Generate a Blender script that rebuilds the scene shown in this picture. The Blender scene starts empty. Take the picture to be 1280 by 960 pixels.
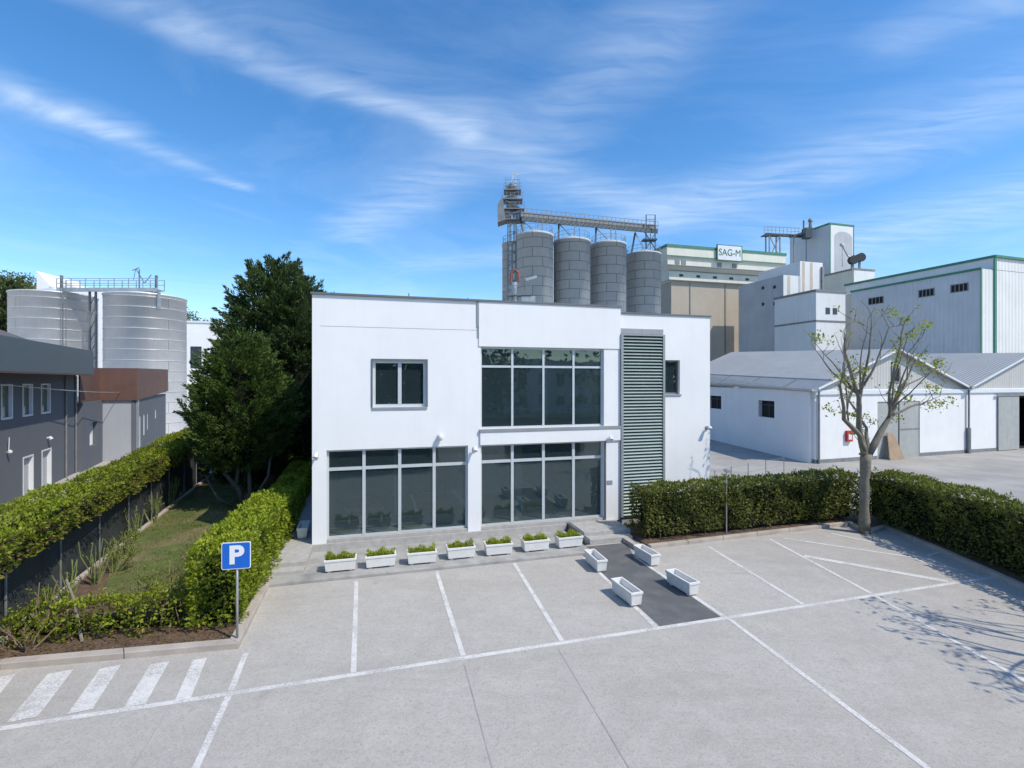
import bpy, math, random
import numpy as np
from mathutils import Vector, Matrix

# ------------------------------------------------------------------ camera, light
sc = bpy.context.scene
COL = sc.collection
R = math.radians
cam_d = bpy.data.cameras.new('camera'); cam = bpy.data.objects.new('camera', cam_d); COL.objects.link(cam)
cam.location = (0, 0, 6.0); cam.rotation_euler = (R(90), 0, 0)
cam_d.sensor_width = 36; cam_d.lens = 17.44; cam_d.shift_y = -4/1280
cam_d.clip_end = 6000; cam_d.clip_start = 0.1
sc.camera = cam
SUN_EL = 50; SX, SY = 0.86, -0.51
w = bpy.data.worlds.new('World'); sc.world = w; w.use_nodes = True
sun_d = bpy.data.lights.new('sun', 'SUN'); sun_d.energy = 3.35; sun_d.angle = R(0.53); sun_d.color = (1, .93, .80)
sun = bpy.data.objects.new('sun', sun_d); COL.objects.link(sun)
ce = math.cos(R(SUN_EL))
sun.rotation_euler = Vector((-SX*ce, -SY*ce, -math.sin(R(SUN_EL)))).to_track_quat('-Z', 'Y').to_euler()
sun.location = (40, -25, 60)
sc.view_settings.view_transform = 'Standard'; sc.view_settings.look = 'None'
sc.view_settings.exposure = 0.30; sc.view_settings.gamma = 1

class NT:
    """small helper for node trees"""
    def __init__(s, tree): s.t = tree; s.n = tree.nodes; s.l = tree.links
    def new(s, k, **kw):
        n = s.n.new(k)
        for a, b in kw.items(): setattr(n, a, b)
        return n
    def put(s, sock, v):
        if v is None: return
        if hasattr(v, 'is_linked'): s.l.new(v, sock)
        else: sock.default_value = v
    def m(s, op, a, b=None, c=None, clamp=False):
        n = s.new('ShaderNodeMath', operation=op); n.use_clamp = clamp
        s.put(n.inputs[0], a); s.put(n.inputs[1], b); s.put(n.inputs[2], c)
        return n.outputs[0]
    def v(s, op, a, b=None, scale=None):
        n = s.new('ShaderNodeVectorMath', operation=op)
        s.put(n.inputs[0], a); s.put(n.inputs[1], b)
        if scale is not None: s.put(n.inputs['Scale'], scale)
        return n.outputs['Value'] if op in ('DOT_PRODUCT', 'LENGTH', 'DISTANCE') else n.outputs[0]
    def noise(s, vec, scale, detail=4, rough=.55, dist=0, col=False):
        n = s.new('ShaderNodeTexNoise'); s.put(n.inputs['Vector'], vec)
        n.inputs['Scale'].default_value = scale; n.inputs['Detail'].default_value = detail
        n.inputs['Roughness'].default_value = rough; n.inputs['Distortion'].default_value = dist
        return n.outputs['Color'] if col else n.outputs['Fac']
    def rng(s, x, a, b, c=0., d=1., smooth=False):
        n = s.new('ShaderNodeMapRange'); n.interpolation_type = 'SMOOTHSTEP' if smooth else 'LINEAR'
        s.put(n.inputs[0], x); n.inputs[1].default_value = a; n.inputs[2].default_value = b
        n.inputs[3].default_value = c; n.inputs[4].default_value = d
        return n.outputs[0]
    def mix(s, f, a, b, mode='MIX'):
        n = s.new('ShaderNodeMix', data_type='RGBA', blend_type=mode)
        s.put(n.inputs[0], f); s.put(n.inputs[6], col4(a)); s.put(n.inputs[7], col4(b))
        return n.outputs[2]
def col4(c):
    if hasattr(c, 'is_linked'): return c
    return (c[0], c[1], c[2], 1)

# ---- world: Nishita sky with high cirrus
W = NT(w.node_tree); W.n.clear()
sky = W.new('ShaderNodeTexSky', sky_type='NISHITA'); sky.sun_disc = False
sky.sun_elevation = R(SUN_EL); sky.sun_rotation = math.atan2(SX, SY)
sky.altitude = 100; sky.air_density = 1.0; sky.dust_density = 0.5; sky.ozone_density = 3.2
tc = W.new('ShaderNodeTexCoord')
sep = W.new('ShaderNodeSeparateXYZ'); W.l.new(tc.outputs['Generated'], sep.inputs[0])
zc = W.m('MAXIMUM', sep.outputs[2], 0.04)
px = W.m('DIVIDE', sep.outputs[0], zc); py = W.m('DIVIDE', sep.outputs[1], zc)
cmb = W.new('ShaderNodeCombineXYZ'); W.l.new(px, cmb.inputs[0]); W.l.new(py, cmb.inputs[1])
P0 = cmb.outputs[0]
warp = W.v('SCALE', W.v('SUBTRACT', W.noise(P0, 1.6, 3, .5, col=True), (.5, .5, .5)), scale=.30)
P = W.v('ADD', P0, warp)
def streak(A, B, wid, amp, seed, fiber=0.0):
    A = Vector(A+(0,)); B = Vector(B+(0,)); AB = B-A; L2 = AB.length_squared
    q = W.v('SUBTRACT', P, tuple(A))
    t = W.m('MULTIPLY', W.v('DOT_PRODUCT', q, tuple(AB)), 1/L2)
    tcl = W.m('MINIMUM', W.m('MAXIMUM', t, 0.), 1.)
    d = W.v('LENGTH', W.v('SUBTRACT', q, W.v('SCALE', tuple(AB), scale=tcl)))
    core = W.rng(d, 0., wid, 1., 0., True)
    mp = W.new('ShaderNodeMapping'); W.l.new(P, mp.inputs[0])
    mp.inputs['Rotation'].default_value = (0, 0, -math.atan2(AB.y, AB.x)+fiber)
    mp.inputs['Scale'].default_value = (1.5, 7.5, 1); mp.inputs['Location'].default_value = (seed, seed*2, 0)
    n = W.noise(mp.outputs[0], 1.5, 8, .56, .35)
    return W.m('MULTIPLY', W.m('MULTIPLY', core, W.rng(n, .30, .76, .10, .85)), amp)
ST = [((-1.25, 1.15), (-.2, 2.05), .13, .70, 1., .10), ((-1.15, 1.05), (-.1, 1.95), .34, .28, 1.7, .25), ((-.2, 2.05), (.80, 2.95), .28, .42, 2., .1),
      ((-1.95, 1.45), (-1.62, 1.95), .24, .62, 3., .3), ((-1.72, 1.76), (-1.40, 2.55), .12, .75, 4., .1),
      ((-1.15, 3.4), (-.30, 2.40), .34, .55, 5., .4), ((-.9, 4.4), (.2, 3.9), .45, .35, 5.7, .1),
      ((.9, 3.1), (1.9, 1.6), .55, .60, 6., .1), ((2.0, 4.6), (3.0, 2.5), .95, .62, 7., .1),
      ((.1, 2.2), (.50, 1.2), .30, .42, 8., .1), ((1.15, 1.45), (1.5, 1.15), .20, .55, 9., .3),
      ((.4, 2.6), (1.9, 3.3), .5, .40, 10., .1)]
cl = None
for s_ in ST:
    o = streak(*s_); cl = o if cl is None else W.m('ADD', cl, o)
veil = W.noise(P, .55, 8, .62, 1.2)
cl = W.m('ADD', cl, W.rng(veil, .45, .85, 0., .34))
cl = W.m('MULTIPLY', cl, W.rng(sep.outputs[2], .02, .14))
cl = W.m('MINIMUM', W.m('MULTIPLY', cl, .72), .8)
hs = W.new('ShaderNodeHueSaturation'); hs.inputs['Saturation'].default_value = 1.27; hs.inputs['Value'].default_value = 1.16
W.l.new(sky.outputs[0], hs.inputs['Color'])
skc = W.mix(cl, hs.outputs[0], (4.8, 5.6, 6.6))
bg = W.new('ShaderNodeBackground'); W.l.new(skc, bg.inputs[0]); bg.inputs[1].default_value = 0.15
wo = W.new('ShaderNodeOutputWorld'); W.l.new(bg.outputs[0], wo.inputs[0])

random.seed(7); rs = np.random.RandomState(11)

# ------------------------------------------------------------------ materials
MATS = {}
def mat(name, col, rough=.8, metal=0., var=.12, vs=2., bump=0., bs=40., dirt=None, streaks=0., spec=.5, col2=None, c2s=.6):
    m = bpy.data.materials.new(name); m.use_nodes = True; N = NT(m.node_tree)
    b = N.n['Principled BSDF']; tcn = N.new('ShaderNodeTexCoord'); geo = N.new('ShaderNodeNewGeometry')
    pos = geo.outputs['Position']
    n1 = N.noise(pos, vs, 6, .6)
    c = N.mix(N.rng(n1, .3, .7), tuple(x*(1-var) for x in col), tuple(min(1, x*(1+var)) for x in col))
    if col2: c = N.mix(N.rng(N.noise(pos, c2s, 5, .65), .45, .68), c, col2)
    if streaks:
        mp = N.new('ShaderNodeMapping'); N.l.new(pos, mp.inputs[0]); mp.inputs['Scale'].default_value = (1, 1, .07)
        st = N.noise(mp.outputs[0], 3.2, 7, .7)
        c = N.mix(N.rng(st, .48, .78, 0, streaks), c, dirt or tuple(x*.55 for x in col))
    N.l.new(c, b.inputs['Base Color'])
    b.inputs['Roughness'].default_value = rough; b.inputs['Metallic'].default_value = metal
    b.inputs['Specular IOR Level'].default_value = spec
    if bump:
        bn = N.new('ShaderNodeBump'); bn.inputs['Strength'].default_value = bump; bn.inputs['Distance'].default_value = .02
        N.l.new(N.noise(pos, bs, 5, .6), bn.inputs['Height']); N.l.new(bn.outputs[0], b.inputs['Normal'])
    MATS[name] = m; return m
mat('white_render', (.79, .79, .785), .85, var=.035, vs=.5, bump=.15, bs=60, streaks=.15, dirt=(.60, .60, .58))
mat('cap_metal', (.16, .165, .17), .5, .3)
mat('alu', (.58, .61, .62), .45, .25, var=.05)
mat('alu_dark', (.20, .21, .22), .4, .6, var=.06)
mat('louvre', (.31, .375, .355), .5, .1, var=.08)
mat('louvre_back', (.03, .05, .05), .6)
mat('sheet_grey', (.33, .34, .34), .5, .3, var=.1)
mat('stone', (.40, .385, .36), .85, var=.14, vs=5, bump=.3, bs=50, streaks=.25)
mat('stone_slab', (.36, .35, .33), .85, var=.12, vs=2.5, bump=.3, bs=60, col2=(.24, .235, .22), c2s=1.4)
mat('kerb_stone', (.45, .40, .35), .88, var=.14, vs=4, bump=.4, bs=45, col2=(.33, .29, .25), c2s=2.)
mat('path_dark', (.105, .108, .11), .88, var=.10, vs=2.5, bump=.4, bs=90, col2=(.15, .15, .15), c2s=1.2)
mat('planter', (.70, .69, .66), .7, var=.05, vs=6, bump=.15, bs=60, streaks=.12, dirt=(.45, .42, .36))
mat('soil', (.10, .068, .045), .95, var=.35, vs=9, bump=.9, bs=30, col2=(.16, .10, .06), c2s=3)
mat('lawn_soil', (.10, .125, .03), .95, var=.3, vs=3, bump=.8, bs=40, col2=(.23, .175, .10), c2s=.5)
mat('bark_pale', (.20, .18, .14), .9, var=.25, vs=9, bump=.5, bs=25)
mat('bark_dark', (.12, .10, .08), .9, var=.3, vs=6, bump=.6, bs=25)
mat('stem_green', (.17, .20, .07), .85, var=.3, vs=6)
mat('twig', (.20, .15, .10), .9, var=.3, vs=6)
mat('screen_dark', (.035, .043, .045), .75, var=.3, vs=1.3, bump=.2, bs=8, streaks=.35, dirt=(.09, .095, .09))
mat('blue_grey_wall', (.115, .128, .15), .85, var=.05, vs=.6, streaks=.1)
mat('light_grey_wall', (.40, .42, .46), .85, var=.04, vs=.6, streaks=.12)
mat('fascia_metal', (.095, .115, .13), .55, .1, var=.04)
mat('rust_sheet', (.145, .078, .060), .7, var=.15, vs=1.2, streaks=.3, dirt=(.09, .045, .035))
mat('roof_dark', (.115, .10, .095), .85, var=.2, vs=2)
mat('white_frame', (.66, .68, .70), .5, var=.03)
mat('galv_line', (.45, .46, .46), .45, .6, var=.15)
mat('steel_mid', (.22, .23, .235), .6, .3, var=.2)
mat('steel_dark', (.055, .075, .09), .6, .2, var=.2)
mat('green_trim', (.045, .20, .135), .6, var=.15)
mat('cream_sheet', (.66, .66, .57), .7, var=.06, vs=.4, streaks=.30, dirt=(.36, .30, .22))
mat('white_sheet', (.68, .69, .68), .65, var=.05, vs=.3, streaks=.35, dirt=(.42, .40, .38))
mat('beige_concrete', (.45, .39, .315), .9, var=.07, vs=.3, streaks=.55, dirt=(.52, .47, .42))
mat('grey_stain_shade', (.44, .46, .48), .8, var=.1, vs=.3, streaks=.4)  # streaked grey, also paints in the shaded side of a white block
mat('warehouse_white', (.74, .74, .73), .85, var=.04, vs=.6, streaks=.16, dirt=(.50, .48, .44))
mat('warehouse_cream', (.52, .51, .44), .8, var=.08, vs=.8, streaks=.35, dirt=(.35, .32, .26))
mat('door_grey', (.36, .37, .35), .6, var=.08, streaks=.3)
mat('dark_void', (.012, .013, .014), .9)
mat('interior', (.60, .61, .60), .9)
mat('red_box', (.45, .03, .02), .5)
mat('plywood', (.33, .235, .15), .8, streaks=.4)
mat('brown_stain', (.52, .42, .33), .85, streaks=.5, dirt=(.6, .52, .44))
mat('sign_blue', (.008, .13, .56), .35, var=.02)
mat('sign_white', (.80, .80, .80), .4, var=.02)
mat('letter_green', (.02, .15, .09), .6)
mat('black_plastic', (.02, .02, .022), .5)
mat('orange_pipe', (.26, .085, .05), .6)
mat('wood_rail', (.17, .13, .10), .9)
mat('hill_earth', (.10, .12, .05), .95, var=.3, vs=.05)
mat('membrane', (.20, .20, .21), .8, var=.1)

def mat_glass(name, tint, rough=.015, see=0.):
    m = bpy.data.materials.new(name); m.use_nodes = True; N = NT(m.node_tree); b = N.n['Principled BSDF']
    geo = N.new('ShaderNodeNewGeometry')
    b.inputs['Base Color'].default_value = (*tint, 1); b.inputs['Roughness'].default_value = rough
    b.inputs['IOR'].default_value = 2.35; b.inputs['Specular Tint'].default_value = (.76, .94, .96, 1)
    bn = N.new('ShaderNodeBump'); bn.inputs['Strength'].default_value = .06; bn.inputs['Distance'].default_value = .05
    N.l.new(N.noise(geo.outputs['Position'], .9, 2, .5), bn.inputs['Height']); N.l.new(bn.outputs[0], b.inputs['Normal'])
    if see:
        tr = N.new('ShaderNodeBsdfTransparent'); tr.inputs[0].default_value = (.78, .90, .90, 1)
        mx = N.new('ShaderNodeMixShader'); mx.inputs[0].default_value = see
        N.l.new(b.outputs[0], mx.inputs[1]); N.l.new(tr.outputs[0], mx.inputs[2]); N.l.new(mx.outputs[0], N.n['Material Output'].inputs[0])
    MATS[name] = m
mat_glass('glass', (.032, .052, .060), see=.40)
mat_glass('glass_far', (.02, .03, .035), .05)

def mat_leaf(name, c_lo, c_hi, clump=1.2, trans=.35):
    m = bpy.data.materials.new(name); m.use_nodes = True; N = NT(m.node_tree); b = N.n['Principled BSDF']
    at = N.new('ShaderNodeAttribute', attribute_name='tint'); geo = N.new('ShaderNodeNewGeometry')
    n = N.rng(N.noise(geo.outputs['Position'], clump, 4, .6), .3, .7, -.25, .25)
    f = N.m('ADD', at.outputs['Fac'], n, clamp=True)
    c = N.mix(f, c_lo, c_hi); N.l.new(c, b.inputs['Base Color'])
    b.inputs['Roughness'].default_value = .58; b.inputs['Specular IOR Level'].default_value = .22
    tr = N.new('ShaderNodeBsdfTranslucent'); N.l.new(N.mix(.5, c, (c_hi[0]*1.4, c_hi[1]*1.5, c_hi[2]*.6)), tr.inputs[0])
    mx = N.new('ShaderNodeMixShader'); mx.inputs[0].default_value = trans
    N.l.new(b.outputs[0], mx.inputs[1]); N.l.new(tr.outputs[0], mx.inputs[2])
    N.l.new(mx.outputs[0], N.n['Material Output'].inputs[0]); MATS[name] = m
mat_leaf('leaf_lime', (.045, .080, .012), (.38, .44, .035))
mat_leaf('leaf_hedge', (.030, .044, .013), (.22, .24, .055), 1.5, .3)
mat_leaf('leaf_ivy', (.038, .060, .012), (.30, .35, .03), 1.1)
mat_leaf('leaf_conifer', (.018, .036, .014), (.095, .145, .048), .6, .2)
mat_leaf('leaf_conifer_light', (.020, .040, .012), (.125, .19, .042), .8, .18)
mat_leaf('leaf_spring', (.12, .16, .03), (.34, .36, .06), 1.5, .45)
mat_leaf('leaf_far', (.03, .05, .02), (.13, .16, .05), .15, .2)
mat_leaf('grass', (.045, .065, .014), (.22, .25, .05), .5, .3)
mat_leaf('dead_leaf', (.07, .045, .025), (.22, .14, .07), .8, .1)

def mat_paving():
    m = bpy.data.materials.new('paving'); m.use_nodes = True; N = NT(m.node_tree); b = N.n['Principled BSDF']
    geo = N.new('ShaderNodeNewGeometry'); p = geo.outputs['Position']
    fine = N.noise(p, 38, 3, .7); mid = N.noise(p, 6, 6, .65); big = N.noise(p, .22, 6, .62, .5)
    vo = N.new('ShaderNodeTexVoronoi'); N.l.new(p, vo.inputs[0]); vo.inputs['Scale'].default_value = 34
    sp = N.new('ShaderNodeSeparateColor'); N.l.new(vo.outputs['Color'], sp.inputs[0])
    c = N.mix(N.rng(big, .3, .7), (.365, .34, .305), (.44, .415, .375))
    c = N.mix(N.rng(mid, .44, .72, 0, .55), c, (.34, .30, .262))
    c = N.mix(N.rng(N.noise(p, 1.6, 6, .7), .45, .75, 0, .45), c, (.53, .50, .45))
    c = N.mix(N.rng(fine, .52, .70, 0, .65), c, (.60, .58, .55))
    c = N.mix(N.rng(N.noise(p, 15, 4, .8), .53, .68, 0, .70), c, (.24, .225, .205))
    c = N.mix(N.rng(N.noise(p, .9, 3, .5), .66, .74, 0, .30), c, (.24, .22, .20))
    c = N.mix(N.rng(sp.outputs[0], .80, .95, 0, .30), c, (.30, .26, .22))
    mp = N.new('ShaderNodeMapping'); N.l.new(p, mp.inputs[0]); mp.inputs['Rotation'].default_value = (0, 0, R(-16)); mp.inputs['Scale'].default_value = (.25, 1.1, 1)
    stn = N.noise(mp.outputs[0], .8, 7, .7, .8)
    c = N.mix(N.rng(stn, .52, .74, 0, .50), c, (.30, .27, .24))
    N.l.new(c, b.inputs['Base Color']); b.inputs['Roughness'].default_value = .9
    bn = N.new('ShaderNodeBump'); bn.inputs['Strength'].default_value = .35; bn.inputs['Distance'].default_value = .01
    N.l.new(fine, bn.inputs['Height']); N.l.new(bn.outputs[0], b.inputs['Normal']); MATS['paving'] = m
mat_paving()
def mat_paint():
    m = bpy.data.materials.new('road_paint'); m.use_nodes = True; N = NT(m.node_tree); b = N.n['Principled BSDF']
    geo = N.new('ShaderNodeNewGeometry'); p = geo.outputs['Position']
    wear = N.m('ADD', N.m('MULTIPLY', N.noise(p, 22, 5, .75), .6), N.m('MULTIPLY', N.noise(p, 1.3, 4, .6), .45))
    N.l.new(N.mix(N.rng(N.noise(p, 5, 4, .6), .3, .7), (.62, .60, .57), (.74, .72, .69)), b.inputs['Base Color'])
    b.inputs['Roughness'].default_value = .8
    tr = N.new('ShaderNodeBsdfTransparent'); mx = N.new('ShaderNodeMixShader')
    N.l.new(N.rng(wear, .50, .72, .08, .85), mx.inputs[0]); N.l.new(b.outputs[0], mx.inputs[1]); N.l.new(tr.outputs[0], mx.inputs[2])
    N.l.new(mx.outputs[0], N.n['Material Output'].inputs[0]); MATS['road_paint'] = m
mat_paint()
def mat_silo(name, base, bw, rh, mort, metal=.25, rough=.55, dark=(.10, .11, .12), corr=0., off=.5, con=.05):
    """curved sheets on a cylinder: plates, joints and corrugation (object coordinates)"""
    m = bpy.data.materials.new(name); m.use_nodes = True; N = NT(m.node_tree); b = N.n['Principled BSDF']
    tcn = N.new('ShaderNodeTexCoord'); sp = N.new('ShaderNodeSeparateXYZ'); N.l.new(tcn.outputs['Object'], sp.inputs[0])
    ang = N.m('ARCTAN2', sp.outputs[1], sp.outputs[0])
    oi = N.new('ShaderNodeObjectInfo')
    cb = N.new('ShaderNodeCombineXYZ'); N.l.new(N.m('ADD', N.m('MULTIPLY', ang, 2.72), N.m('MULTIPLY', oi.outputs['Random'], 9)), cb.inputs[0]); N.l.new(sp.outputs[2], cb.inputs[1])
    br = N.new('ShaderNodeTexBrick'); N.l.new(cb.outputs[0], br.inputs['Vector']); br.offset = off
    br.inputs['Scale'].default_value = 1; br.inputs['Brick Width'].default_value = bw; br.inputs['Row Height'].default_value = rh
    br.inputs['Mortar Size'].default_value = mort; br.inputs['Bias'].default_value = 0
    br.inputs['Color1'].default_value = (*[x*(1-con) for x in base], 1); br.inputs['Color2'].default_value = (*[x*(1+con) for x in base], 1)
    br.inputs['Mortar'].default_value = (*dark, 1)
    c = N.mix(N.rng(N.noise(cb.outputs[0], 1.1, 6, .65), .35, .75, 0, .35), br.outputs[0], tuple(x*.65 for x in base))
    mp = N.new('ShaderNodeMapping'); N.l.new(cb.outputs[0], mp.inputs[0]); mp.inputs['Scale'].default_value = (1.6, .08, 1)
    c = N.mix(N.rng(N.noise(mp.outputs[0], 2, 6, .7), .5, .8, 0, .3), c, tuple(x*.6 for x in base))
    N.l.new(c, b.inputs['Base Color']); b.inputs['Metallic'].default_value = metal; b.inputs['Roughness'].default_value = rough
    if corr:
        wv = N.m('SINE', N.m('MULTIPLY', sp.outputs[2], corr)); bn = N.new('ShaderNodeBump')
        bn.inputs['Strength'].default_value = .5; bn.inputs['Distance'].default_value = .03
        N.l.new(wv, bn.inputs['Height']); N.l.new(bn.outputs[0], b.inputs['Normal'])
    MATS[name] = m
mat_silo('silo_panels', (.48, .515, .535), 3.0, 1.42, .05, .0, .7, (.18, .195, .21), 45.)
mat_silo('tank_rings', (.74, .745, .75), 9.5, 1.18, .02, .35, .42, (.36, .36, .35), 0.)
def mat_ribbed(name, base, freq, ang, depth=.03, dirt=.3, rough=.6):
    m = mat(name, base, rough, 0., var=.06, vs=.3, streaks=dirt); N = NT(m.node_tree); b = N.n['Principled BSDF']
    geo = N.new('ShaderNodeNewGeometry')
    d = N.v('DOT_PRODUCT', geo.outputs['Position'], (math.cos(ang), math.sin(ang), 0))
    wv = N.m('SINE', N.m('MULTIPLY', d, freq)); bn = N.new('ShaderNodeBump'); bn.inputs['Strength'].default_value = .7
    bn.inputs['Distance'].default_value = depth; N.l.new(wv, bn.inputs['Height']); N.l.new(bn.outputs[0], b.inputs['Normal'])
TH = R(15.67); CT, ST_ = math.cos(TH), math.sin(TH)
mat_ribbed('ribbed_white', (.66, .67, .67), 12, TH+R(90))
mat_ribbed('ribbed_front', (.68, .68, .66), 10, TH)
mat_ribbed('ribbed_grey', (.52, .54, .57), 12, TH+R(90))
mat_ribbed('ribbed_roof', (.39, .39, .385), 18, R(105), .04, .45, .55)
mat_ribbed('ribbed_gable', (.47, .465, .44), 20, R(18.5), .015, .4)

# ------------------------------------------------------------------ mesh helpers
class MB:
    def __init__(s, M=None): s.v = []; s.f = []; s.M = M
    def add(s, vs, fs):
        o = len(s.v)
        for p in vs:
            p = Vector(p); s.v.append(tuple(s.M @ p) if s.M else tuple(p))
        for f in fs: s.f.append(tuple(i+o for i in f))
    def box(s, x0, x1, y0, y1, z0, z1):
        if x1 < x0: x0, x1 = x1, x0
        if y1 < y0: y0, y1 = y1, y0
        s.add([(x0,y0,z0),(x1,y0,z0),(x1,y1,z0),(x0,y1,z0),(x0,y0,z1),(x1,y0,z1),(x1,y1,z1),(x0,y1,z1)],
              [(0,3,2,1),(4,5,6,7),(0,1,5,4),(1,2,6,5),(2,3,7,6),(3,0,4,7)])
    def beam(s, p, q, w_, h=None):
        p, q = Vector(p), Vector(q); h = h or w_; d = (q-p).normalized()
        up = Vector((0,0,1)) if abs(d.z) < .95 else Vector((0,1,0))
        a = d.cross(up).normalized(); b = a.cross(d)
        vs = [c + a*sa*w_/2 + b*sb*h/2 for c in (p, q) for sa, sb in ((-1,-1),(1,-1),(1,1),(-1,1))]
        s.add(vs, [(0,1,2,3),(7,6,5,4),(0,4,5,1),(1,5,6,2),(2,6,7,3),(3,7,4,0)])
    def tube(s, pts, rad, n=8, cap=True):
        pts = [Vector(p) for p in pts]; rad = rad if hasattr(rad, '__len__') else [rad]*len(pts)
        rings = []; ref = None
        for i, p in enumerate(pts):
            d = (pts[min(i+1, len(pts)-1)] - pts[max(i-1, 0)]).normalized()
            if ref is None: ref = Vector((1,0,0)) if abs(d.x) < .9 else Vector((0,1,0))
            a = (ref - d*ref.dot(d)).normalized(); b = d.cross(a); ref = a
            rings.append([p + (a*math.cos(2*math.pi*k/n) + b*math.sin(2*math.pi*k/n))*rad[i] for k in range(n)])
        vs = [v for r in rings for v in r]; fs = []
        for i in range(len(pts)-1):
            for k in range(n):
                k2 = (k+1) % n; fs.append((i*n+k, i*n+k2, (i+1)*n+k2, (i+1)*n+k))
        if cap: fs.append(tuple(range(n))[::-1]); fs.append(tuple((len(pts)-1)*n+k for k in range(n)))
        s.add(vs, fs)
    def lathe(s, c, prof, n=48):
        vs = []; fs = []
        for r_, z in prof:
            for k in range(n): a = 2*math.pi*k/n; vs.append((c[0]+r_*math.cos(a), c[1]+r_*math.sin(a), c[2]+z))
        for i in range(len(prof)-1):
            for k in range(n): k2 = (k+1) % n; fs.append((i*n+k, i*n+k2, (i+1)*n+k2, (i+1)*n+k))
        fs.append(tuple((len(prof)-1)*n+k for k in range(n)))
        s.add(vs, fs)
    def prism(s, poly, z0, z1):
        a = sum(poly[i][0]*poly[(i+1)%len(poly)][1]-poly[(i+1)%len(poly)][0]*poly[i][1] for i in range(len(poly)))
        if a < 0: poly = poly[::-1]
        n = len(poly)
        s.add([(x,y,z0) for x,y in poly]+[(x,y,z1) for x,y in poly],
              [tuple(range(n))[::-1], tuple(range(n,2*n))]+[(i,(i+1)%n,n+(i+1)%n,n+i) for i in range(n)])
    def wall(s, p, q, t, z0, z1, holes=()):
        """vertical wall from p to q (plan), thickness t to the left of p->q, holes = (s0,s1,z0,z1)"""
        p, q = Vector((p[0],p[1],0)), Vector((q[0],q[1],0)); L = (q-p).length; d = (q-p)/L; nrm = Vector((-d.y, d.x, 0))
        xs = sorted({0, L, *[min(max(h[i],0),L) for h in holes for i in (0,1)]}); zs = sorted({z0, z1, *[h[i] for h in holes for i in (2,3)]})
        base = s.M
        M = Matrix(((d.x, nrm.x, 0, p.x), (d.y, nrm.y, 0, p.y), (0,0,1,0), (0,0,0,1)))
        s.M = (base @ M) if base else M
        inh = lambda x, z: any(h[0] < x < h[1] and h[2] < z < h[3] for h in holes)
        nx, nz = len(xs)-1, len(zs)-1
        solid = [[not inh((xs[i]+xs[i+1])/2, (zs[j]+zs[j+1])/2) for j in range(nz)] for i in range(nx)]
        for i in range(nx):
            for j in range(nz):
                if not solid[i][j]: continue
                a, b, c, e = xs[i], xs[i+1], zs[j], zs[j+1]
                s.add([(a,0,c),(b,0,c),(b,0,e),(a,0,e)], [(0,1,2,3)]); s.add([(a,t,c),(b,t,c),(b,t,e),(a,t,e)], [(3,2,1,0)])
                if i == 0 or not solid[i-1][j]: s.add([(a,0,c),(a,0,e),(a,t,e),(a,t,c)], [(0,1,2,3)])
                if i == nx-1 or not solid[i+1][j]: s.add([(b,0,c),(b,t,c),(b,t,e),(b,0,e)], [(0,1,2,3)])
                if j == 0 or not solid[i][j-1]: s.add([(a,0,c),(a,t,c),(b,t,c),(b,0,c)], [(0,1,2,3)])
                if j == nz-1 or not solid[i][j+1]: s.add([(a,0,e),(b,0,e),(b,t,e),(a,t,e)], [(0,1,2,3)])
        s.M = base
    def build_split(s, name, m, parent):
        par = list(range(len(s.v)))
        def fd(a):
            while par[a] != a: par[a] = par[par[a]]; a = par[a]
            return a
        for f in s.f:
            for i in f[1:]: par[fd(i)] = fd(f[0])
        groups = {}
        for f in s.f: groups.setdefault(fd(f[0]), []).append(f)
        out = []
        for fs in groups.values():
            ids = sorted({i for f in fs for i in f}); mp = {i: k for k, i in enumerate(ids)}; mb = MB()
            mb.v = [s.v[i] for i in ids]; mb.f = [tuple(mp[i] for i in f) for f in fs]; out.append(mb.build(name, m, parent))
        return out
    def build(s, name, m, parent=None, loc=None, smooth=False, bevel=0.):
        me = bpy.data.meshes.new(name)
        o = Vector(loc) if loc else (wloc(parent) if parent else Vector((0,0,0)))
        me.from_pydata([tuple(Vector(v)-o) for v in s.v], [], s.f); me.update()
        me.materials.append(MATS[m])
        if smooth:
            for p in me.polygons: p.use_smooth = True
        ob = bpy.data.objects.new(name, me); COL.objects.link(ob)
        if parent: ob.parent = parent
        else: ob.location = o
        if bevel:
            md = ob.modifiers.new('bevel', 'BEVEL'); md.width = bevel; md.segments = 2; md.limit_method = 'ANGLE'
        return ob
def wloc(o):
    v = Vector((0,0,0))
    while o is not None: v += o.location; o = o.parent
    return v
def tag(o, label=None, cat=None, group=None, kind=None):
    if label: o['label'] = label
    if cat: o['category'] = cat
    if group: o['group'] = group
    if kind: o['kind'] = kind
    return o
def thing(name, loc, label, cat, group=None, rz=0):
    o = bpy.data.objects.new(name, None); COL.objects.link(o); o.location = loc; o.rotation_euler = (0,0,rz); o.empty_display_size = .3
    return tag(o, label, cat, group)
def copy_tree(o, parent=None):
    c = o.copy(); COL.objects.link(c)
    if parent: c.parent = parent
    for ch in list(o.children): copy_tree(ch, c)
    return c
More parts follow.
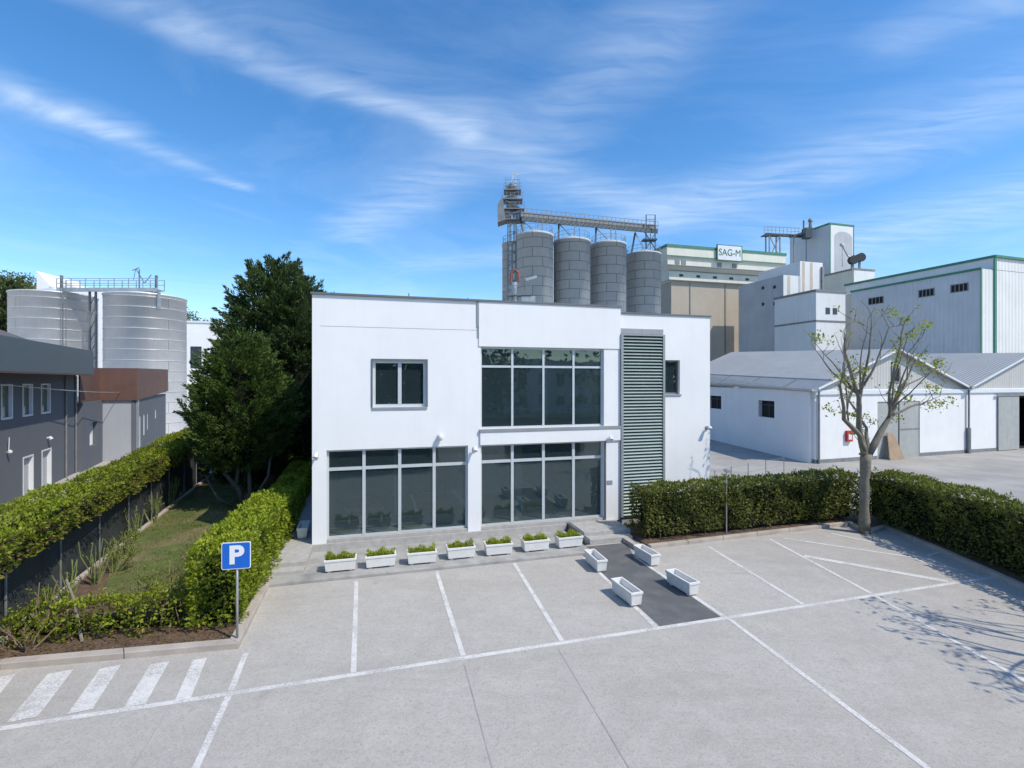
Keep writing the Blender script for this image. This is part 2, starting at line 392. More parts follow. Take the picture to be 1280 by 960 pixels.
def leaf_obj(name, P_, D, N_, L, Wd, m, parent=None, loc=None, tint=None):
    """numpy leaves: P base point, D axis, N normal, L length, Wd width"""
    n = len(P_); D = D/np.linalg.norm(D, axis=1, keepdims=True)
    S = np.cross(D, N_); S /= (np.linalg.norm(S, axis=1, keepdims=True)+1e-9); Nn = np.cross(S, D)
    L = np.broadcast_to(L, (n,))[:,None]; Wd = np.broadcast_to(Wd, (n,))[:,None]
    V = np.empty((n,4,3)); V[:,0] = P_; V[:,1] = P_+D*L*.5+S*Wd*.5+Nn*L*.06; V[:,2] = P_+D*L-Nn*L*.05; V[:,3] = P_+D*L*.5-S*Wd*.5+Nn*L*.06
    o = Vector(loc) if loc else (wloc(parent) if parent else Vector((0,0,0)))
    V = V.reshape(-1,3)-np.array(o)
    me = bpy.data.meshes.new(name); me.vertices.add(n*4); me.vertices.foreach_set('co', V.astype(np.float32).ravel())
    me.loops.add(n*4); me.loops.foreach_set('vertex_index', np.arange(n*4, dtype=np.int32))
    me.polygons.add(n); me.polygons.foreach_set('loop_start', np.arange(0, n*4, 4, dtype=np.int32))
    me.polygons.foreach_set('loop_total', np.full(n, 4, dtype=np.int32)); me.update(); me.validate()
    t = rs.rand(n) if tint is None else np.clip(tint, 0, 1)
    a = me.attributes.new('tint', 'FLOAT', 'POINT'); a.data.foreach_set('value', np.repeat(t, 4).astype(np.float32))
    me.materials.append(MATS[m]); ob = bpy.data.objects.new(name, me); COL.objects.link(ob)
    if parent: ob.parent = parent
    else: ob.location = o
    return ob
def unit(n): v = rs.normal(size=(n,3)); return v/np.linalg.norm(v, axis=1, keepdims=True)

# facade frame: u along the front, v away from the camera
FO = Vector((-6.92, 17.17, 0))
FM = Matrix.Translation(FO) @ Matrix.Rotation(TH, 4, 'Z')
def U(u, v, z=0.): return FM @ Vector((u, v, z))
def U2(u, v): p = U(u, v); return (p.x, p.y)
def gp(x, y, h=0.):   # ground survey point from bearing x and dip y (photo units), at height h
    Y = 620*(6-h)/(y-476); return ((x-640)/620*Y, Y)

# ================================================================== GROUND
g = MB(); xs_ = [-1500, -300, -60, 60, 300, 1500]; ys_ = [-600, -100, 0, 60, 300, 1800]
g.add([(x, y, 0) for y in ys_ for x in xs_], [(j*6+i, j*6+i+1, (j+1)*6+i+1, (j+1)*6+i) for j in range(5) for i in range(5)])
tag(g.build('ground', 'paving'), 'light grey beige speckled paving of the car park', kind='structure')
def strip(mb, a, b, wd, z=.004):
    a, b = Vector((a[0],a[1],0)), Vector((b[0],b[1],0)); d = (b-a).normalized(); n = Vector((-d.y, d.x, 0))*wd/2
    mb.add([(*(a-n).xy, z), (*(b-n).xy, z), (*(b+n).xy, z), (*(a+n).xy, z)], [(0,1,2,3)])
mk = MB()
strip(mk, U2(-7.5, -7.78), U2(20.4, -7.78), .13)
for u0, u1, v0, v1 in ((-.67,-.62,-6.3,-7.7),(-.62,-.60,-7.86,-14),(1.55,1.64,-2.85,-7.7),(3.95,3.92,-2.75,-7.7),(6.50,6.22,-2.72,-7.7),
                       (8.92,8.66,-2.86,-7.7),(10.62,10.62,-3.3,-7.7),(10.66,10.2,-7.86,-14),(13.71,13.13,-3.05,-7.7),
                       (16.5,15.55,-2.95,-7.7),(15.5,14.1,-7.86,-13.5)):
    strip(mk, U2(u0, v0), U2(u1, v1), .115, .007)
for a, b, wd in (((980,673),(1170,701),.12),((1005,695),(1185,727),.26),((1039,667),(1111,682),.12),((1111,682),(1165,708),.10)):
    strip(mk, gp(*a), gp(*b), wd, .008)
# hatched strip on the left
for x0, y0, x1, y1, wd in ((8,845,-30,890,.30),(76,840,28,900,.42),(138,834,100,890,.36),(200,829,168,883,.34),(250,824,228,876,.26)):
    strip(mk, gp(x0, y0), gp(x1, y1), wd, .010)
pts = [gp(*p) for p in ((1196,690),(1172,691),(1161,694),(1163,700),(1185,709),(1225,722))]
for a, b in zip(pts, pts[1:]): strip(mk, a, b, .09, .012)
tag(mk.build('bay_marking', 'road_paint'), 'worn white painted parking bay lines', kind='structure')
jm = MB()
for a, b in (((580,829),(622,985)),((698,811),(795,975)),((213,882),(150,985))):
    strip(jm, gp(*a), gp(*b), .02, .005)
strip(jm, U2(-4, -13.6), U2(20, -13.4), .014, .005)
tag(jm.build('paving_joint', 'stone_slab'), 'thin dark joints between the paving slabs', kind='structure')
# dark path with pedestrians entry
pm = MB(); pm.add([(*U2(8.78,-7.7), .006), (*U2(10.53,-7.7), .006), (*U2(10.60,-3.2), .006), (*U2(11.1,-1.85), .006), (*U2(9.0,-1.85), .006)], [(0,1,2,3,4)])
tag(pm.build('entrance_path', 'path_dark'), 'dark grey asphalt path leading to the entrance steps', kind='structure')
# raised walk in front of the facade
wk = MB(FM); wk.box(-1.05, 9.35, -2.62, .3, 0, .09)
tag(wk.build('front_walk', 'stone_slab', bevel=.012), 'grey stone walkway in front of the glass facade', kind='structure')
tr_ = MB(FM); tr_.box(-1.35, 0.02, -1.62, 12, 0, .335); tr_.box(-1.2, -.02, -2.02, -1.62, 0, .205)
tag(tr_.build('side_terrace', 'stone', bevel=.012), 'stone terrace with two steps at the left corner', kind='structure')
ln = MB(FM); ln.box(9.62, 11.55, -1.30, .15, 0, .335); ln.box(9.66, 11.4, -1.72, -1.30, 0, .19); 
tag(ln.build('entrance_steps', 'stone', bevel=.012), 'stone landing with two steps at the entrance', kind='structure')
le = MB(FM); le.box(9.44, 9.60, -1.35, -.02, .09, .37); le.box(9.46, 9.63, -1.78, -1.36, .09, .24)
tag(le.build('step_edging', 'alu_dark', bevel=.01), 'dark stone edging beside the entrance steps', kind='structure')

# ---- garden on the left
KL = [(-14.6, 9.35), (-10.61, 10.28), (-6.12, 11.10), (-7.22, 15.0)]
def offset(poly, d):
    out = []
    for i, p in enumerate(poly):
        a = Vector(poly[max(i-1,0)]); b = Vector(poly[min(i+1,len(poly)-1)]); p = Vector(p)
        if 0 < i < len(poly)-1:
            n1 = (p-a).normalized(); n2 = (b-p).normalized(); m_ = Vector((-n1.y-n2.y, n1.x+n2.x)).normalized()
            k = d/max(.3, m_.dot(Vector((-n1.y, n1.x))))
            out.append(tuple(p+m_*k))
        else:
            t_ = (b-a).normalized(); out.append(tuple(p+Vector((-t_.y, t_.x))*d))
    return out
def kerb(line, wd, label, z1=.14):
    o2 = offset(line, wd); mb = MB()
    for i in range(len(line)-1):
        a, b, c, e = line[i], line[i+1], o2[i+1], o2[i]
        L = (Vector(b)-Vector(a)).length; k = max(1, round(L/2.2))
        for j in range(k):
            g_ = .006/L; t0, t1 = j/k+g_*(j>0), (j+1)/k-g_*(j<k-1)
            lp = lambda p, q, t: (p[0]+(q[0]-p[0])*t, p[1]+(q[1]-p[1])*t)
            mb.prism([lp(a,b,t0), lp(a,b,t1), lp(e,c,t1), lp(e,c,t0)], -.02, z1)
    tag(mb.build('kerb', 'kerb_stone', bevel=.015), label, kind='structure')
    return o2
K2 = kerb(KL, .24, 'pale stone kerb round the left garden')
so = MB(); so.prism([(K2[0][0], K2[0][1]), K2[1], K2[2], K2[3], U2(-1.37, -2.0), U2(-1.37, 13), (-10.8, 33), (-19, 33), (-18, 27), (-14.6, 19.2), (-11.95, 11.6), (-14.6, 10.0)], -.05, .09)
tag(so.build('garden_soil', 'soil'), 'brown garden soil behind the kerb', kind='structure')
lawn_poly = [(-10.9, 13.2), (-8.6, 13.6), (-9.1, 17), (-10.4, 22), (-12.0, 28), (-18.0, 31.5), (-17.4, 27), (-14.9, 20.5), (-13.2, 16.4)]
lw = MB(); lw.add([(x, y, .097) for x, y in lawn_poly], [tuple(range(len(lawn_poly)))[::-1]])
tag(lw.build('lawn_ground', 'lawn_soil'), 'patchy mossy lawn earth', kind='structure')
def in_poly(pts_, poly):
    x, y = pts_[:,0], pts_[:,1]; r_ = np.zeros(len(x), bool); j = len(poly)-1
    for i in range(len(poly)):
        xi, yi = poly[i]; xj, yj = poly[j]
        r_ ^= ((yi > y) != (yj > y)) & (x < (xj-xi)*(y-yi)/(yj-yi+1e-12)+xi); j = i
    return r_
def fnoise(p, s, seed):
    r_ = np.random.RandomState(seed); o = np.zeros(len(p))
    for k in range(7):
        d = r_.normal(size=p.shape[1]); d /= np.linalg.norm(d); o += np.sin(p@d*s*(1+.55*k)+r_.rand()*6.28)/(1+.4*k)
    return o/2.2
pp = np.c_[rs.uniform(-18, -8.4, 90000), rs.uniform(13, 31.5, 90000)]; pp = pp[in_poly(pp, lawn_poly)]
pp = pp[fnoise(pp, 1.1, 3)+rs.normal(size=len(pp))*.5 > -.1]
n = len(pp); D = np.c_[rs.normal(size=(n,2))*.5, np.ones(n)]
tag(leaf_obj('lawn_grass', np.c_[pp, np.full(n,.09)], D, unit(n), rs.uniform(.04,.10,n), .014, 'grass', loc=(-12,20,.09)), 'short rough grass of the left garden', 'grass', kind='stuff')
pp = np.c_[rs.uniform(-14, -5.8, 9000), rs.uniform(9.8, 15, 9000)]; pp = pp[in_poly(pp, [K2[0], K2[1], K2[2], K2[3], (-8.5,15), (-11,13), (-13.5,12)])]
n = len(pp); tag(leaf_obj('dead_leaves', np.c_[pp, np.full(n,.097)], np.c_[rs.normal(size=(n,2)), rs.rand(n)*.3], np.c_[rs.normal(size=(n,2))*.3, np.ones(n)], .06, .035, 'dead_leaf', loc=(-9,12,.09)), 'dry brown fallen leaves on the garden soil', 'dead leaves', kind='stuff')

# ---- bed on the right
KR = [U2(14.6+5.6, -10.5)]  # far right start, off frame
KR = [(14.25, 8.0), (14.62, 14.1), (14.95, 17.2), (15.05, 20.0), (13.75, 19.25), (13.95, 20.55), (4.95, 17.68)]
K3 = offset(KR, -.20)
def kerb_r():
    mb = MB()
    for i in range(len(KR)-1):
        a, b, c, e = KR[i], KR[i+1], K3[i+1], K3[i]; L = (Vector(b)-Vector(a)).length; k = max(1, round(L/1.6))
        for j in range(k):
            g_ = .006/L; t0, t1 = j/k+g_*(j>0), (j+1)/k-g_*(j<k-1)
            lp = lambda p, q, t: (p[0]+(q[0]-p[0])*t, p[1]+(q[1]-p[1])*t)
            mb.prism([lp(a,b,t0), lp(a,b,t1), lp(e,c,t1), lp(e,c,t0)], -.02, .13)
    return mb
tag(kerb_r().build('kerb', 'kerb_stone', bevel=.012), 'pale stone kerb round the right bed', kind='structure')
so2 = MB(); so2.prism([K3[0], K3[1], K3[2], K3[3], K3[4], K3[5], K3[6], U2(11.56,-1.75), U2(11.56,-.02), U2(16.3,-.02), (9.2,22.2), (14.6,24.0), (17.6,21.5), (17.2,8)], -.05, .085)
tag(so2.build('bed_soil', 'soil'), 'reddish brown soil under the right hedge', kind='structure')
kb = MB(FM); kb.box(10.98, 11.2, -2.75, -1.55, 0, .16)
tag(kb.build('kerb', 'kerb_stone', bevel=.012), 'short stone kerb block beside the entrance path', kind='structure')

# ================================================================== MAIN BUILDING
bd = thing('office_building', tuple(FO), 'white rendered two-storey office block with large glazed bays and a louvred stair strip', 'building')
holes = [(2.02,3.92,5.05,6.74),(5.96,11.07,4.17,7.30),(.47,5.47,.30,3.57),(5.96,11.07,.30,3.57)]
fw = MB(FM); fw.wall((0,0),(11.79,0), .35, .30, 9.0, holes)
fw.wall((11.79,.12),(16.2,.12), .35, .30, 8.78, [(2.09,2.90,5.43,6.88)])
fw.box(11.44, 11.79, .352, .47, .30, 9.0)
fw.box(5.88, 11.80, -.035, -.001, 7.305, 9.0); fw.box(5.93, 11.79, -.07, -.001, 3.575, 4.058)
fw.wall((16.2,.47),(16.2,12.5), .35, .3, 8.78); fw.wall((0,12.5),(0,.35), .35, .3, 9.0)
fw.wall((15.85,12.5),(.35,12.5), .35, .3, 8.78)
fw.box(.35, 15.85, .36, 12.1, 8.3, 8.45)
fw.build('wall', 'white_render', bd)
it = MB(FM); it.box(.36, 11.43, .48, 7.0, 3.72, 4.02); it.box(.36, 15.8, 7.0, 7.15, .3, 8.29); it.box(5.6, 5.75, .36, 6.99, .3, 8.29); it.box(11.44, 11.6, .48, 6.99, .3, 8.29)
it.box(2.9, 3.2, 3.2, 3.5, .3, 3.7); it.box(8.3, 8.6, 3.4, 3.7, .3, 3.7); it.box(9.6, 9.7, 3.0, 6.9, 4.03, 8.2); it.box(6.6, 8.2, 6.2, 6.98, .3, 2.3)
it.build('interior_wall', 'interior', bd)
it = MB(FM); it.box(1.0, 2.5, 1.6, 2.3, .99, 1.05); it.box(1.1, 1.2, 1.7, 2.2, .3, .99); it.box(2.3, 2.4, 1.7, 2.2, .3, .99); it.box(3.6, 5.1, 2.4, 3.1, .99, 1.05); it.box(3.7, 3.8, 2.5, 3.0, .3, .99); it.box(4.9, 5.0, 2.5, 3.0, .3, .99)
it.box(2.2, 3.8, 1.2, 1.9, 5.0, 5.06); it.box(2.5, 2.9, 1.5, 1.6, 5.06, 5.4); it.box(3.1, 3.5, 1.5, 1.6, 5.06, 5.35); it.box(7.0, 9.2, 1.8, 2.6, 4.75, 4.81)
it.build('interior_counter', 'bark_pale', bd)
# joint between the render fields
jn = MB(FM); jn.box(5.80, 5.87, -.004, -.001, 7.6, 9.0); jn.box(.25, 5.8, -.003, -.001, 7.90, 7.915); jn.box(5.81, 5.86, -.04, -.004, 8.05, 9.0)
jn.build('downpipe', 'sheet_grey', bd)
cp = MB(FM); cp.box(-.05, 11.84, -.08, .42, 9.003, 9.07); cp.box(11.845, 16.25, .07, .52, 8.783, 8.84); cp.box(-.05, .42, .422, 12.5, 9.003, 9.07); cp.box(15.8, 16.25, .522, 12.5, 8.783, 8.84)
cp.build('parapet_cap', 'cap_metal', bd)
pl_ = MB(FM); pl_.box(-.02, 9.4, -.10, -.003, .091, .33); pl_.box(.35, 11.44, .02, .34, .10, .447)
pl_.box(.0, 16.2, .36, 12.4, 0.0, .29); pl_.box(11.9,16.2,.03,.35,.0,.298)
pl_.build('plinth', 'stone', bd)
bl = MB(FM)
bl.box(5.9, 11.79, -.10, -.002, 4.06, 4.165)      # sill slab of the upper glazing
bl.box(2.0, 3.95, -.04, -.002, 4.97, 5.047)
bl.box(13.85, 14.75, .08, .118, 5.36, 5.427)
bl.build('sill', 'sheet_grey', bd)
def glazing(u0, u1, z0, z1, cols, trans, v=.14, fr='alu', fwid=.07, outer=.07):
    f_ = MB(FM); e = .003
    f_.box(u0+e, u1-e, v, v+.09, z0+e, z0+outer); f_.box(u0+e, u1-e, v, v+.09, z1-outer, z1-e)
    f_.box(u0+e, u0+outer, v+.002, v+.088, z0+outer, z1-outer); f_.box(u1-outer, u1-e, v+.002, v+.088, z0+outer, z1-outer)
    W_ = (u1-u0)/cols
    for k in range(1, cols): f_.box(u0+W_*k-fwid/2, u0+W_*k+fwid/2, v-.008, v+.082, z0+outer, z1-outer)
    for t in trans: f_.box(u0+outer, u1-outer, v+.004, v+.078, t-fwid/2, t+fwid/2)
    o = f_.build('window', fr, bd)
    p_ = MB(FM)
    for k in range(cols):
        zz = [z0+outer]+list(trans)+[z1-outer]
        for a, b in zip(zz, zz[1:]):
            # each pane sits very slightly out of true, as hung glass does
            d1, d2 = random.uniform(-.004,.004), random.uniform(-.004,.004)
            a0, b0 = u0+W_*k+.02, u0+W_*(k+1)-.02; y = v+.045
            p_.add([(a0,y,a),(b0,y+d1,a),(b0,y+d1+d2,b),(a0,y+d2,b)], [(0,1,2,3)])
    p_.build('pane', 'glass', o)
    return o
glazing(2.02,3.92,5.05,6.74,2,[],fwid=.13,outer=.10)
glazing(5.96,11.07,4.17,7.30,4,[6.55],fwid=.085)
glazing(.47,5.47,.45,3.57,4,[2.88],fwid=.11)
glazing(5.96,11.07,.45,3.57,4,[2.90],fwid=.11)
gl = MB(FM); gl.box(13.883,14.687,.26,.32,5.433,5.50); gl.box(13.883,14.687,.26,.32,6.82,6.877); gl.box(13.883,13.94,.262,.318,5.5,6.82); gl.box(14.63,14.687,.262,.318,5.5,6.82)
o = gl.build('window', 'alu_dark', bd); gl = MB(FM); gl.box(13.93,14.64,.285,.30,5.49,6.83); gl.build('pane', 'glass', o)
# grey edging of window reveals
rv = MB(FM)
for (a,b,c,e) in holes[:1]: rv.box(a-.05,a-.002,-.03,.1,c,e+.05); rv.box(b+.002,b+.05,-.03,.1,c,e+.05); rv.box(a,b,-.03,.1,e+.002,e+.05)
rv.build('window_surround', 'alu_dark', bd)
rv = MB(FM); rv.box(11.075,11.15,-.035,.12,.36,3.56); rv.build('door_jamb', 'alu_dark', bd)
# louvred strip
lv = MB(FM); lv.box(11.80, 11.90, -.10, .118, .42, 7.86); lv.box(13.74, 13.84, -.10, .118, .42, 7.86); lv.box(11.80,13.84,-.10,.118,7.861,7.93)
fr = lv.build('louvre_panel', 'sheet_grey', bd)
ls = MB(FM); z = .48
while z < 7.82:
    ls.add([(11.9,-.09,z),(13.74,-.09,z),(13.74,.0,z+.075),(11.9,.0,z+.075),(11.9,-.085,z-.012),(13.74,-.085,z-.012),(13.74,.008,z+.063),(11.9,.008,z+.063)],
           [(0,1,2,3),(7,6,5,4),(0,4,5,1),(3,2,6,7),(0,3,7,4),(1,5,6,2)]); z += .132
ls.build('slats', 'louvre', fr)
lb = MB(FM); lb.box(11.9,13.74,.085,.115,.42,7.86); lb.build('backing', 'louvre_back', fr)
tp = MB(FM); tp.box(11.82,12.81,.02,.116,7.95,8.16); tp.box(12.82,13.82,.02,.116,7.95,8.16); tp.build('top_panel', 'sheet_grey', bd)
def lamp(u, z, v=0., kind='lamp'):
    m_ = MB(FM)
    m_.box(u-.05, u+.05, v-.05, v-.002, z-.08, z+.08); m_.beam((u,v-.05,z), (u,v-.16,z+.02), .04)
    o = m_.build('wall_lamp' if kind == 'lamp' else 'security_camera', 'sheet_grey', bd)
    m_ = MB(FM); m_.tube([(u-.0,v-.14,z+.10),(u-.02,v-.26,z+.02),(u-.03,v-.30,z-.03)], [.05,.085,.09], 12); m_.build('lamp_head', 'white_frame', o)
lamp(.16, 3.40); lamp(5.71, 3.42); lamp(11.27, 3.66); lamp(16.02, 3.95, .12)
m_ = MB(FM); m_.tube([(4.42,-.002,3.96),(4.42,-.10,3.96)], .09, 16); o = m_.build('security_camera', 'white_frame', bd)
m_ = MB(FM); m_.lathe((4.42,-.16,3.86), [(.02,-.06),(.075,-.03),(.10,.02),(.105,.08),(.09,.14),(.03,.16)], 16); m_.build('dome', 'white_frame', o)
m_ = MB(FM); m_.box(11.20,11.44,-.02,-.002,1.78,1.94); m_.build('intercom', 'sheet_grey', bd)
m_ = MB(FM); m_.tube([(3.3,.2,9.07),(3.3,.2,9.22)], .02, 8); m_.tube([(5.5,.2,9.07),(5.5,.2,9.16)], .02, 8); m_.build_split('roof_pin', 'alu_dark', bd)

# ================================================================== PLANTERS
def planter_proto(Lh, label, group, empty, wq=1.):
    root = thing('planter', (0,0,0), label, 'planter', group)
    m_ = MB(); w0, w1, h0, h1 = .19*wq, .215*wq, .05, .40; L0 = Lh-.03; t = .035
    def ring(l, w_, z): return [(-l,-w_,z),(l,-w_,z),(l,w_,z),(-l,w_,z)]
    R_ = [ring(L0,w0,h0), ring(Lh,w1,h1-.07), ring(Lh+.018,w1+.018,h1-.065), ring(Lh+.018,w1+.018,h1), ring(Lh-t,w1-t,h1), ring(L0-t,w0-t+.01,h0+.04)]
    vs = [p for r_ in R_ for p in r_]; fs = [(3,2,1,0)]
    for i in range(len(R_)-1):
        for k in range(4): k2 = (k+1)%4; fs.append((i*4+k, i*4+k2, (i+1)*4+k2, (i+1)*4+k))
    fs.append(tuple(20+k for k in range(4)))
    m_.add(vs, fs); m_.build('trough', 'planter', root, bevel=.008)
    for sx in (-1, 1):
        f_ = MB(); f_.box(sx*(Lh-.14)-.05, sx*(Lh-.14)+.05, -.15*wq, .15*wq, 0, .049); f_.build('foot', 'planter', root)
    s_ = MB(); zz = .33 if not empty else .22
    s_.box(-Lh+t+.012, Lh-t-.012, -.155*wq, .155*wq, .10, zz); s_.build('soil_fill', 'soil' if not empty else 'planter', root)
    return root
rowL = ['leftmost of the seven front planters, nearest the steps at the left corner', 'second planter of the front row, counted from the left steps', 'third planter of the front row, under the left ground-floor glazing',
        'middle planter of the front row of seven', 'fifth planter from the left, below the white pillar between the glazed bays', 'sixth planter from the left, one before the entrance landing', 'rightmost of the seven front planters, beside the entrance steps']
pA = planter_proto(.46, rowL[0], 'white planters with small shrubs along the facade', False)
rowpx = [(423.5,715),(474,710),(526,705.5),(575,699),(622.5,694.5),(669,689.5),(711.5,685)]
row = []
for i, (x, y) in enumerate(rowpx):
    o = pA if i == 0 else copy_tree(pA); X, Y = gp(x, y, .09); o.location = (X, Y+.17, .09); o.rotation_euler = (0,0,TH+R(random.uniform(-2,2))); o['label'] = rowL[i]; row.append(o)
for i, o in enumerate(row):        # small shrubs, each planter its own
    n = 760; X = rs.uniform(-.42,.42,n); Yy = rs.uniform(-.15,.15,n)
    base = np.c_[X, Yy, np.full(n,.32)+rs.rand(n)*.15*(1+.5*np.sin(X*14+i))]
    D = np.c_[X*.5+rs.normal(size=n)*.35, Yy*1.5+rs.normal(size=n)*.35, .4+rs.rand(n)]
    lf = leaf_obj('shrub', base, D, unit(n), rs.uniform(.05,.10,n), .028, 'leaf_lime' , tint=rs.rand(n)*.7+.25+(base[:,2]-.35)*1.2)
    lf.parent = o
pB = planter_proto(.52, '', 'empty white planters lining the dark path', True, .78)
pl4 = [((768,728),(0,0),'empty trough')]
four = [(8.93,-3.75,88,'empty white planter on the left edge of the dark path, near the entrance'), (8.72,-6.15,93,'empty white planter on the left edge of the dark path, nearest the camera side'),
        (10.78,-3.75,92,'empty white planter on the right edge of the dark path, by the hedge end'), (10.58,-6.0,94,'empty white planter on the right edge of the dark path, farther from the hedge')]
for i, (u, v, a, lb_) in enumerate(four):
    o = pB if i == 0 else copy_tree(pB); p = U(u, v); o.location = (p.x, p.y, .007); o.rotation_euler = (0,0,TH+R(a)); o['label'] = lb_
X, Y = gp(384, 672, .34)
o = copy_tree(pB); o.location = (*U2(-.42, 1.2), .336); o.rotation_euler = (0,0,TH+R(91)); o['label'] = 'planter standing in shade on the terrace at the left side of the building'; del o['group']

# ================================================================== HEDGES
def hedge(name, a, b, wd, h0, h1, m, lsize, dens, label, z0=.08, bottom=.15, twigs=0, shade_dead=0., bump_=.14, cat='hedge', group=None, seed=1, loosetop=.0, zbase=0.):
    a, b = np.array(a, float), np.array(b, float); L = np.linalg.norm(b-a); d = (b-a)/L; nr = np.array([-d[1], d[0]])
    root = thing(name, (float((a[0]+b[0])/2), float((a[1]+b[1])/2), z0), label, cat, group)
    hL = lambda s: h0+(h1-h0)*s/L
    parts = []
    def samp(n, kind):
        s = rs.rand(n)*L; H = hL(s)
        if kind == 'top': w_ = rs.uniform(-.5,.5,n)*wd; z = H; nn = np.c_[np.zeros((n,2)), np.ones(n)]
        elif kind in (1, -1):
            w_ = np.full(n, kind*wd/2); z = z0+zbase+bottom+(H-z0-bottom-zbase)*rs.rand(n)**.85; nn = np.c_[np.outer(np.full(n,kind),nr), np.zeros(n)]
        else:
            s = np.full(n, 0. if kind == 'a' else L); H = hL(s); w_ = rs.uniform(-.5,.5,n)*wd; z = z0+zbase+bottom+(H-z0-bottom-zbase)*rs.rand(n); nn = np.c_[np.outer(np.full(n,-1. if kind=='a' else 1.),d), np.zeros(n)]
        P_ = np.c_[a[0]+d[0]*s+nr[0]*w_, a[1]+d[1]*s+nr[1]*w_, z]
        return P_, nn
    A_ = {'top': L*wd, 1: L*(max(h0,h1)-zbase), -1: L*(max(h0,h1)-zbase), 'a': wd*h0, 'b': wd*h1}
    Ps, Ns = zip(*[samp(int(A_[k]*dens), k) for k in A_]); P_ = np.vstack(Ps); Nn = np.vstack(Ns)
    P_ = P_[:, :]; f1 = fnoise(P_, 2.3, seed); f2 = fnoise(P_, 6.5, seed+9)
    P_ = P_ + Nn*(f1*bump_*.6+f2*bump_*.4-.03-np.abs(rs.normal(size=len(P_)))*.07)[:,None]
    n = len(P_); rnd = unit(n)
    D = Nn*.55+rnd*.8+np.array([0,0,.35]); NN = Nn+unit(n)*.7
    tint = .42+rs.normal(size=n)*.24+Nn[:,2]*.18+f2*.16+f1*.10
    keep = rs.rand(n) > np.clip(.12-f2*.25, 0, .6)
    if shade_dead:
        dead = keep & (Nn[:,2] < .5) & (rs.rand(n) < shade_dead)
        keep &= ~dead; q = dead
        leaf_obj('dry_leaves', P_[q], D[q], NN[q], lsize*.8, lsize*.35, 'dead_leaf', root)
    PA, DA, NA, TA = P_[keep], D[keep], NN[keep], tint[keep]; LA = rs.uniform(.7,1.3,len(PA))*lsize
    if loosetop:
        ns = int(L*wd*9); s = rs.rand(ns)*L; w_ = rs.uniform(-.5,.5,ns)*wd; Hh = rs.uniform(.05,1,ns)**2*loosetop
        k = 9; base = np.c_[a[0]+d[0]*s+nr[0]*w_, a[1]+d[1]*s+nr[1]*w_, hL(s)]
        PP = np.repeat(base,k,0); PP[:,2] += np.tile(np.linspace(0,1,k),ns)*np.repeat(Hh,k)
        PP += rs.normal(size=PP.shape)*.012; n2 = len(PP)
        PA = np.vstack([PA,PP]); DA = np.vstack([DA,unit(n2)+np.array([0,0,.7])]); NA = np.vstack([NA,unit(n2)]); TA = np.r_[TA,.8+rs.rand(n2)*.2]; LA = np.r_[LA,np.full(n2,lsize*.8)]
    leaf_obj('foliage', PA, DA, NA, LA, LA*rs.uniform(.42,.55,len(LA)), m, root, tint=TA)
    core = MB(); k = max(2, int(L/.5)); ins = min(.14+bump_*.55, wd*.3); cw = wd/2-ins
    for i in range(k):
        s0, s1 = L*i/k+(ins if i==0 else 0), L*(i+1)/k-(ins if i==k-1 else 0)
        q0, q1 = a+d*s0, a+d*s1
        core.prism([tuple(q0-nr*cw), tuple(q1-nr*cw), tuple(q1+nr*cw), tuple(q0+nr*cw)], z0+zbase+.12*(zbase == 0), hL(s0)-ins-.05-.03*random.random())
    core.build('shade_core', 'hedge_core', root)  # solid core, coloured dark as the shade between the leaves
    if zbase == 0:
        st = MB()
        for i in range(int(L*3)):
            s = random.random()*L; w_ = random.uniform(-.35,.35)*wd; q = a+d*s+nr*w_; e = q+np.array([random.uniform(-.12,.12), random.uniform(-.12,.12)])
            st.tube([(q[0],q[1],z0-.02),(e[0],e[1],z0+.55)], [.02,.012], 5)
        st.build('stems', 'twig', root)
    return root
mat('hedge_core', (.014, .018, .009), .95, var=.2, vs=5, spec=.1)  # near-black: shade inside the foliage put into the colour
hedge('hedge', (-7.0, 11.75), (-8.85, 18.9), 1.15, 2.0, 1.85, 'leaf_lime', .105, 520, 'bright lime green clipped hedge running back beside the parking sign', bottom=.12, loosetop=.30, seed=3, bump_=.24)
hedge('hedge', (-9.0, 19.1), (-12.1, 29.2), 1.1, 1.55, 1.55, 'leaf_lime', .09, 420, 'shaded rear stretch of the green hedge beside the building terrace', seed=5)
hedge('hedge', (-11.6, 11.45), (-7.9, 12.15), .75, .58, .82, 'leaf_ivy', .10, 330, 'low ragged hedge behind the front kerb of the left garden', bottom=.02, loosetop=.5, seed=8, bump_=.36, shade_dead=.12)
hedge('hedge', (-10.9, 9.0), (-20.6, 33.2), 1.5, 2.62, 2.95, 'leaf_ivy', .095, 480, 'long leafy hedge spilling over the dark screened fence', shade_dead=.42, seed=12, loosetop=.16, bump_=.25, zbase=1.68)
hedge('hedge', (4.75, 18.72), (14.6, 21.55), 1.15, 1.95, 2.05, 'leaf_hedge', .115, 430, 'dark green clipped hedge in front of the louvred strip and white wall', seed=15, shade_dead=.10, loosetop=.16, bump_=.26, bottom=.22)
hedge('hedge', (15.85, 21.6), (15.55, 8.2), 1.35, 2.1, 2.2, 'leaf_hedge', .115, 400, 'dark green clipped hedge along the right side of the car park', seed=18, shade_dead=.08, loosetop=.2, bump_=.26)

